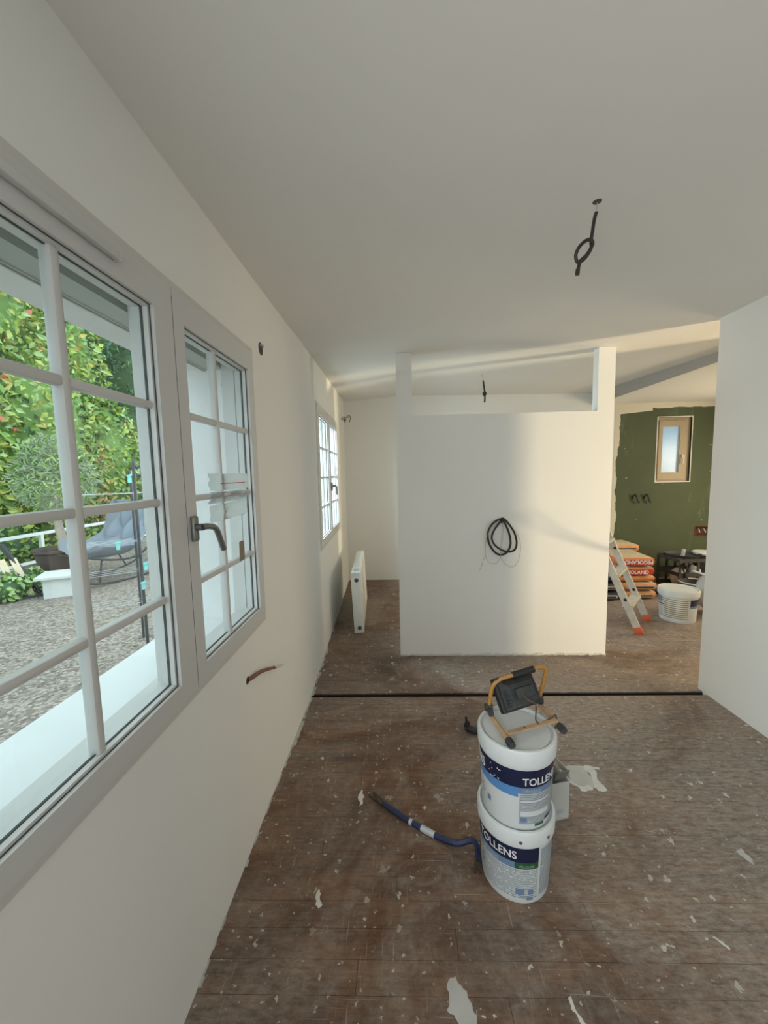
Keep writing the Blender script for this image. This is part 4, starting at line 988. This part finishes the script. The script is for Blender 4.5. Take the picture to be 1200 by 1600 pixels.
crumple('rag_bundle', (3.73, 5.24, 0.014), (0.10, 0.10, 0.12), M['film'], 'pale rag bundle inside the black crate, left side', 'rag', 3)
crumple('rag_bundle', (3.92, 5.26, 0.014), (0.09, 0.10, 0.13), M['carton'], 'grey rag bundle inside the black crate, right side', 'rag', 6)
tr = tag(empty('mixing_tray', (3.80, 5.30, 0.416)), 'dusty black tray resting on top of the crate', 'tray')
obj('tray_pan', LATHE([(0, 0.0), (0.17, 0.0), (0.20, 0.035), (0.205, 0.035), (0.178, -0.004), (0, -0.004)], 28), M['dirtyblack'], tr, True)
obj('tray_handle', TUBE([(0.0, 0.0, 0.0), (0.0, -0.01, 0.05), (0.01, -0.01, 0.095)], 0.022, 8), M['film'], tr, True)
mb = tag(empty('mortar_bucket', (3.63, 4.84, 0)), 'black mortar bucket with pale plaster on its rim in the wash room', 'bucket')
obj('bucket_body', LATHE([(0, 0.0), (0.12, 0.0), (0.165, 0.19), (0.155, 0.19), (0.112, 0.012), (0, 0.012)], 30), M['dirtyblack'], mb, True)
obj('plaster_rim', TUBE([(0.162*math.cos(t), 0.162*math.sin(t), 0.192) for t in [R_(-200+i*12) for i in range(24)]], 0.009, 6), M['flake'], mb, True)
obj('bail_handle', TUBE([(-0.16, 0, 0.18), (-0.12, -0.10, 0.15), (0.0, -0.172, 0.13), (0.12, -0.10, 0.15), (0.16, 0, 0.18)], 0.005, 6, 4), M['zinc'], mb, True)
wt = tag(empty('white_tub', (4.13, 5.34, 0)), 'tall white tub beside the black crate, mostly hidden by the right wall', 'tub')
obj('tub_body', LATHE([(0, 0), (0.12, 0), (0.135, 0.44), (0, 0.44)], 28), M['dirtyblack'], wt, True); obj('tub_lid', LATHE([(0.136, 0.425), (0.150, 0.43), (0.152, 0.45), (0.14, 0.462), (0, 0.462)], 28), M['pail'], wt, True)
crumple('plastic_sack', (3.40, 4.27, 0.0), (0.13, 0.14, 0.20), M['carton'], 'crumpled grey plastic sack right of the large white bucket', 'sack', 12, 3, 0.4)
tag(obj('folded_sheet', (lambda b: (obox(b, (3.36, 4.28, 0.415), (0.9, 0, -0.35), (0, 1, 0), (0.35, 0, 0.9), 0.20, 0.22, 0.02, 0.006), b)[1])(bmesh.new()), M['pail'], None, True), 'folded white sheet lying on the grey plastic sack', 'sheet')
crumple('work_glove', (3.22, 4.98, 0.0), (0.07, 0.10, 0.055), M['black'], 'black work glove heap on the floor right of the sacks', 'glove', 15)
bm = bmesh.new(); bar(bm, (3.20, 4.99, 0.05), (3.17, 5.03, 0.20), 0.02, 0.03, bev=0.004); tag(obj('trowel_handle', bm, M['black']), 'black trowel handle leaning on the sack stack', 'trowel')
for a, b, lb in (((3.40, 5.30, 0.012), (3.62, 4.95 - .0, 0.012), 'dark thin stick on the floor by the mortar bucket'), ((2.95, 3.30, 0.008), (3.02, 3.42, 0.008), 'pale thin strip on the floor in front of the large white bucket')):
    bm = bmesh.new(); bar(bm, a, b, 0.02, 0.012); tag(obj('wood_strip', bm, M['black' if 'dark' in lb else 'flake']), lb, 'strip')
# ---------------------------------------------------------------- tripod work light in the side room (it throws the warm slab of light)
LX, LY, LZ = 8.0, 0.25, 0.62
tl = tag(empty('tripod_light', (LX, LY, 0)), 'yellow tripod floodlight shining from the side room behind the right wall', 'work light')
obj('pole', TUBE([(0.09, 0, 0.20), (0.09, 0, 0.66)], 0.016, 10), M['frame'], tl, True)
for k in range(3):
    an = R_(120*k+20); obj('leg', TUBE([(0.09, 0, 0.40), (0.09+0.42*math.cos(an), 0.42*math.sin(an), 0.014)], 0.012, 8), M['frame'], tl, True)
obj('cross_bar', BOX(0.075, 0.105, -0.34, 0.34, 0.60, 0.63), M['frame'], tl)
aim = (Vector((1.6, 3.3, 1.35))-Vector((LX, LY, LZ))).normalized()
ax_ = Vector((0, 0, 1)).cross(aim).normalized(); up_ = aim.cross(ax_)
for s_ in (-1, 1):
    bm = bmesh.new(); c = ax_*0.17*s_+Vector((0.04, 0, LZ)); obox(bm, c, ax_, aim, up_, 0.30, 0.06, 0.24, 0.01); hh = obj('flood_head', bm, M['amber'], tl, True)
    bm = bmesh.new(); obox(bm, c+aim*0.032, ax_, aim, up_, 0.27, 0.004, 0.20); obj('lens', bm, M['letter'], hh)
al = area('floodlight', Vector((LX, LY, LZ))+aim*0.08, Vector((LX, LY, LZ))+aim*2, 0.50, 0.20, 220, (1.0, 0.81, 0.52))
al.data.spread = R_(120)
tag(obj('extension_cable', TUBE([(3.195, 2.85, 0.78), (2.95, 2.84, 0.84), (2.69, 2.84, 0.885), (2.66, 2.75, 0.948), (2.66, 2.69, 0.99), (2.71, 2.54, 1.16), (2.60, 2.42, 1.45), (2.256, 2.40, 1.72)], 0.012, 8, 6), M['cable'], None, True), 'black extension cable slung across the side room doorway', 'cable')

# ================================================================== OUTDOORS
bm = bmesh.new(); box(bm, -16, XL-WTH, -6, 22, -0.12, 0.0)
tag(obj('ground', bm, M['gravel']), kind='structure')
# loose stones on top of the gravel
rs = random.Random(21)
V, F, MI = [], [], []
def stone(x, y, s):
    b = len(V); an = rs.random()*6.28; ca, sa = math.cos(an), math.sin(an)
    a_, b_, h_ = s*rs.uniform(.8, 1.3), s*rs.uniform(.5, .9), s*rs.uniform(.35, .6)
    for (u, w, t) in ((1, 0, .3), (0, 1, .35), (-1, 0, .25), (0, -1, .3), (0.15, .1, 1), (0, 0, -.2)):
        V.append((x+u*a_*ca-w*b_*sa, y+u*a_*sa+w*b_*ca, t*h_))
    for q in ((0, 1, 4), (1, 2, 4), (2, 3, 4), (3, 0, 4), (1, 0, 5), (2, 1, 5), (3, 2, 5), (0, 3, 5)): F.append(tuple(b+i for i in q)); MI.append(0)
n = 0
while n < 9000:
    x = -1.3-rs.random()**1.4*5.6; y = -x*rs.uniform(0.72, 1.75)
    stone(x, y, rs.uniform(0.010, 0.022)); n += 1
me = bpy.data.meshes.new('loose_stones'); me.from_pydata(V, [], F)
o = obj('loose_stones', me, [M['pebble'], M['pebble2']])
for i, p in enumerate(me.polygons): p.material_index = 1 if ((i//8)*7919) % 10 < 4 else 0
tag(o, 'small loose gravel stones covering the terrace outside the window', 'gravel', kind='stuff')
# foliage: leaf blades scattered through lumpy volumes
def leaves(name, parent, blobs, count, size, palette, seed, asp=0.55, upright=0.0, shell=True):
    rs = random.Random(seed); V, F, MI = [], [], []
    wts = [b[1][0]*b[1][1]+b[1][1]*b[1][2]+b[1][0]*b[1][2] for b in blobs]; tot = sum(wts)
    cam_dir = Vector((0, 0, 1.6))
    for (c, r), w in zip(blobs, wts):
        for _ in range(int(count*w/tot)):
            n = Vector((rs.gauss(0, 1), rs.gauss(0, 1), rs.gauss(0, 1))).normalized()
            if (n.x*(0-c[0])+n.y*(0-c[1])) < 0 and rs.random() < 0.8: n = -n
            k = 1.0-abs(rs.gauss(0, 0.10))
            p = Vector((c[0]+n.x*r[0]*k, c[1]+n.y*r[1]*k, c[2]+n.z*r[2]*k))
            if p.z < 0.03: continue
            s = size*rs.uniform(0.6, 1.35)
            t = (n*0.5+Vector((rs.uniform(-1, 1), rs.uniform(-1, 1), rs.uniform(-1.1, 0.6)+upright*2))).normalized()
            q = t.cross(n+Vector((rs.uniform(-.7, .7), rs.uniform(-.7, .7), rs.uniform(-.7, .7))))
            if q.length < 1e-3: continue
            q.normalize(); nn = q.cross(t)
            b = len(V)
            V += [p, p+t*s*.45+q*s*asp*.5+nn*s*.06, p+t*s-nn*s*.10, p+t*s*.45-q*s*asp*.5+nn*s*.06]
            F += [(b, b+1, b+2), (b, b+2, b+3)]
            m = rs.choices(range(len(palette)), [x[1] for x in palette])[0]; MI += [m, m]
    me = bpy.data.meshes.new(name); me.from_pydata(V, [], F)
    o = obj(name, me, [LEAF[x[0]] for x in palette], parent); me.polygons.foreach_set('material_index', MI)
    o['kind'] = 'stuff'
    return o
def core(name, parent, blobs, m, k=0.86):
    bm = bmesh.new()
    for (c, r) in blobs:
        t = bmesh.ops.create_icosphere(bm, subdivisions=2, radius=1.0)
        for v in t['verts']: v.co = Vector((c[0]+v.co.x*r[0]*k, c[1]+v.co.y*r[1]*k, max(0.0, c[2]+v.co.z*r[2]*k)))
    return obj(name, bm, m, parent, True)
def bush(name, label, cat, blobs, count, size, palette, seed, corem=3, **kw):
    b0 = blobs[0][0]; t = tag(empty(name, (0, 0, 0)), label, cat)
    core('inner_branches', t, blobs, LEAF[corem]); leaves('foliage', t, blobs, count, size, palette, seed, **kw)
    return t
bush('climbing_hedge', 'tall yellow green hedge with red tinged leaves beyond the terrace', 'hedge',
     [((-8.6, 6.6, 2.3), (1.5, 1.7, 2.6)), ((-8.4, 8.4, 2.6), (1.5, 1.6, 3.0)), ((-8.8, 7.4, 5.0), (1.6, 2.0, 2.0)), ((-8.9, 9.6, 4.4), (1.5, 1.3, 2.4)), ((-8.4, 10.2, 2.0), (1.4, 1.4, 2.2)), ((-9.4, 5.2, 3.6), (1.6, 1.7, 3.2))],
     21000, 0.165, [(0, 4), (2, 4), (1, 3), (7, 1.0), (4, 0.16), (3, 1.2)], 31, corem=1)
bush('conifer_tree', 'dark blue green conifer behind the hedge on the right', 'tree',
     [((-9.0, 13.4, 2.4), (1.9, 1.9, 2.8)), ((-9.2, 13.4, 5.2), (1.6, 1.6, 2.6)), ((-9.6, 12.2, 6.6), (1.6, 1.6, 2.0))], 8000, 0.17, [(6, 5), (3, 5), (1, 1)], 33, asp=0.30, corem=3)
bush('feathery_bush', 'light green feathery bush in front of the conifer', 'bush',
     [((-8.0, 10.9, 1.3), (0.95, 0.95, 1.35)), ((-8.1, 11.1, 2.35), (0.7, 0.7, 0.75))], 3600, 0.24, [(2, 6), (0, 2), (5, 2)], 35, asp=0.16, upright=0.5, corem=1)
bush('low_hedge', 'low leafy green hedge growing behind the white railing', 'hedge',
     [((-8.05, 5.8, 0.2), (0.9, 1.0, 0.7)), ((-8.05, 7.2, 0.25), (0.9, 1.0, 0.7)), ((-8.05, 8.6, 0.25), (0.9, 1.0, 0.75)), ((-8.05, 10.0, 0.2), (0.9, 1.0, 0.7))], 3600, 0.16, [(1, 5), (0, 3), (3, 2), (2, 2)], 37)
bush('ground_ivy', 'small leafy plant growing beside the white stone block', 'plant',
     [((-5.35, 5.02, 0.14), (0.30, 0.34, 0.22)), ((-5.6, 5.5, 0.12), (0.3, 0.3, 0.2))], 420, 0.09, [(1, 4), (2, 4), (3, 1)], 39)
bush('autumn_shrub', 'shrub with pinkish brown leaves in the hedge near the feathery bush', 'shrub',
     [((-7.8, 9.0, 1.9), (0.7, 0.7, 0.9)), ((-7.75, 9.3, 1.1), (0.6, 0.6, 0.6))], 1500, 0.17, [(7, 4), (4, 1.0), (1, 4), (5, 3)], 41, corem=1)
# white railing along the terrace edge
rl = tag(empty('terrace_railing', (-6.9, 7, 0)), 'white metal railing along the far edge of the gravel terrace', 'railing')
obj('top_rail', BOX(-0.03, 0.03, -4.0, 4.5, 0.56, 0.62, bev=0.008), M['white_rail'], rl)
obj('bottom_rail', BOX(-0.025, 0.025, -4.0, 4.5, 0.05, 0.10, bev=0.006), M['white_rail'], rl)
for y in (-3.4, -1.6, 0.2, 2.0, 3.8): obj('post', BOX(-0.03, 0.03, y-.03, y+.03, 0.0, 0.56), M['white_rail'], rl)
# olive tree in a pot
ot = tag(empty('potted_olive_tree', (-5.55, 6.15, 0)), 'grey green olive tree in a dark brown round pot on the gravel', 'potted tree')
pt = obj('pot', LATHE([(0, 0), (0.27, 0), (0.37, 0.44), (0.40, 0.46), (0.40, 0.50), (0.36, 0.50), (0.34, 0.44), (0, 0.44)], 32), M['pot'], ot, True)
obj('soil', LATHE([(0, 0.462), (0.2, 0.47), (0.35, 0.452)], 24), M['soil'], pt, True)
obj('trunk', TUBE([(0.03, 0, 0.44), (0.0, 0.02, 0.62), (-0.05, 0.03, 0.85), (-0.03, 0.0, 1.1), (0.0, 0.0, 1.35)], [0.075]*6+[0.062]*6+[0.055]*6+[0.05]*7, 10, 6), M['bark'], ot, True)
lv = leaves('foliage', ot, [((0, 0, 1.62), (0.52, 0.52, 0.50)), ((-0.1, 0.1, 1.95), (0.4, 0.4, 0.35))], 2600, 0.12, [(5, 6), (2, 3), (1, 1)], 43, asp=0.22)
# white stone block used as a table
st = tag(empty('stone_block', (-4.74, 5.18, 0), R_(28)), 'white stone block with flat slab top standing on the gravel', 'stone block')
obj('pedestal', BOX(-0.165, 0.165, -0.165, 0.165, 0, 0.275, bev=0.008), M['stone'], st)
obj('slab', BOX(-0.235, 0.235, -0.235, 0.235, 0.272, 0.315, bev=0.008), M['stone'], st)
# padded rocking chair
pch = tag(empty('rocking_chair', (-4.70, 6.12, 0), math.atan2(-0.89, -0.35)), 'grey quilted rocking chair with dark tube frame on the gravel', 'chair')
pch.scale = (1.12, 1.12, 1.12)
def chair_surf(u, v, th):
    prof = smooth_path([(0.52, 0, 0.46), (0.42, 0, 0.40), (0.20, 0, 0.36), (-0.05, 0, 0.36), (-0.25, 0, 0.46), (-0.38, 0, 0.68), (-0.46, 0, 0.92), (-0.50, 0, 1.08)], 6)
    f = v*(len(prof)-1); i = min(int(f), len(prof)-2); p = prof[i].lerp(prof[i+1], f-i)
    tg = (prof[i+1]-prof[i]).normalized(); nrm = Vector((tg.z, 0, -tg.x))
    if nrm.z < 0 and i < 18: nrm = -nrm
    if i >= 18 and nrm.x < 0: nrm = -nrm
    edge = 1-abs(2*u-1)**3
    w = 0.50*(0.84+0.16*math.sin(math.pi*min(1, v*1.2)))
    rise = 0.16*abs(2*u-1)**2.2
    q = (abs(math.sin(math.pi*(u*3+v*3)))*abs(math.sin(math.pi*(u*3-v*3))))**0.45
    return p+Vector((0, (2*u-1)*w, 0))+nrm*(rise+th*(0.25+0.75*q)*(0.30+0.70*edge))
bm = bmesh.new(); nu, nv = 44, 60
top = [[bm.verts.new(chair_surf(i/nu, j/nv, 0.15)) for i in range(nu+1)] for j in range(nv+1)]
bot = [[bm.verts.new(chair_surf(i/nu, j/nv, -0.035)) for i in range(nu+1)] for j in range(nv+1)]
for j in range(nv):
    for i in range(nu):
        bm.faces.new((top[j][i], top[j][i+1], top[j+1][i+1], top[j+1][i])); bm.faces.new((bot[j][i], bot[j+1][i], bot[j+1][i+1], bot[j][i+1]))
for j in range(nv):
    for i in (0, nu): bm.faces.new((top[j][i], top[j+1][i], bot[j+1][i], bot[j][i]))
for i in range(nu):
    for j in (0, nv): bm.faces.new((top[j][i], bot[j][i], bot[j][i+1], top[j][i+1]))
obj('cushion', bm, M['cushion'], pch, True)
for s_ in (-1, 1):
    obj('runner', TUBE([(0.62, .36*s_, 0.13), (0.45, .36*s_, 0.05), (0.15, .36*s_, 0.016), (-0.2, .36*s_, 0.02), (-0.5, .36*s_, 0.08), (-0.66, .36*s_, 0.16)], 0.014, 8, 5), M['frame'], pch, True)
    obj('leg', TUBE([(0.40, .36*s_, 0.04), (0.36, .37*s_, 0.36)], 0.012, 8), M['frame'], pch, True)
    obj('leg', TUBE([(-0.42, .36*s_, 0.06), (-0.26, .40*s_, 0.42)], 0.012, 8), M['frame'], pch, True)
    obj('side_tube', TUBE([(0.48, .38*s_, 0.40), (0.2, .42*s_, 0.33), (-0.1, .44*s_, 0.34), (-0.34, .44*s_, 0.56), (-0.50, .38*s_, 1.02)], 0.014, 8, 5), M['frame'], pch, True)
obj('cross_tube', TUBE([(0.48, -.38, 0.40), (0.50, 0, 0.40), (0.48, .38, 0.40)], 0.014, 8, 3), M['frame'], pch, True)
# clothes drying tower
dr_ = tag(empty('drying_rack', (-2.50, 3.58, 0)), 'tall dark clothes drying rack outside the near window', 'drying rack')
def rk(x, y, z): return Vector((x, y, z))-Vector((-2.50, 3.58, 0))
pa_, pb_ = (-2.42, 3.51), (-2.58, 3.69)
obj('post', TUBE([rk(pa_[0], pa_[1], 0.01), rk(pa_[0], pa_[1], 1.62), rk(pa_[0]+.02, pa_[1]+.02, 1.70), rk(pa_[0]+.12, pa_[1]+.12, 1.72), rk(pa_[0]+.35, pa_[1]+.35, 1.72)], 0.014, 8, 4), M['frame'], dr_, True)
obj('post', TUBE([rk(pb_[0], pb_[1], 0.01), rk(pb_[0], pb_[1], 1.55), rk(pb_[0]+.02, pb_[1]+.02, 1.63), rk(pb_[0]+.35, pb_[1]+.35, 1.65)], 0.012, 8, 4), M['frame'], dr_, True)
for z in (1.47, 1.02, 0.74, 0.44):
    L = 0.52
    dl = Vector((-0.77, -0.63, 0)).normalized(); dp = Vector((-0.63, 0.77, 0)).normalized()
    if z > 1.4: ends = [(0.0, 0.0)]
    a = rk(pa_[0], pa_[1], z); b = rk(pb_[0], pb_[1], z)
    if z > 1.4:
        obj('wire_arm', TUBE([a+dl*-0.25, a+dl*L*.75], 0.005, 6), M['wirepale'], dr_)
        continue
    for k in range(4):
        s = a.lerp(b, k/3); obj('wire', TUBE([s-dl*0.3, s+dl*L], 0.0020, 5), M['wirepale'], dr_)
    obj('wire', TUBE([a+dl*L, b+dl*L], 0.003, 5), M['wirepale'], dr_)
for (u, z, k) in ((0.04, 1.60, 0), (0.17, 1.0, 1), (-0.03, 0.78, 2), (0.0, 0.60, 3)):
    p = rk(pa_[0], pa_[1], z)+Vector((-0.77, -0.63, 0)).normalized()*u
    bm = bmesh.new(); obox(bm, p+Vector((0.012, -.012, 0)), (0.77, 0.63, 0), (-0.63, 0.77, 0), (0, 0, 1), 0.030, 0.016, 0.075, 0.004); obox(bm, p+Vector((0.02, -.02, 0.03)), (0.77, 0.5, 0.4), (-0.63, 0.77, 0), (-.3, -.2, .9), 0.045, 0.012, 0.02, 0.003)
    obj('peg', bm, M['peg'], dr_)
# wooden lounger end at the far left
wn = tag(empty('slatted_lounger', (-5.10, 5.00, 0), R_(50)), 'pale wooden slatted lounger end leaning at the far left of the terrace', 'lounger')
for k in range(4):
    bm = bmesh.new(); bar(bm, (-0.30+k*0.12, 0.02, 0.04), (-0.42+k*0.12, 0.35, 0.52), 0.075, 0.022, up=(0, 1, 0.2)); obj('slat', bm, M['slat'], wn)
obj('base_rail', BOX(-0.5, 0.22, -0.03, 0.03, 0.0, 0.035), M['frame'], wn)
bm = bmesh.new(); bar(bm, (0.16, 0.12, 0.02), (-0.16, 0.45, 0.72), 0.05, 0.05); obj('prop', bm, M['frame'], wn)
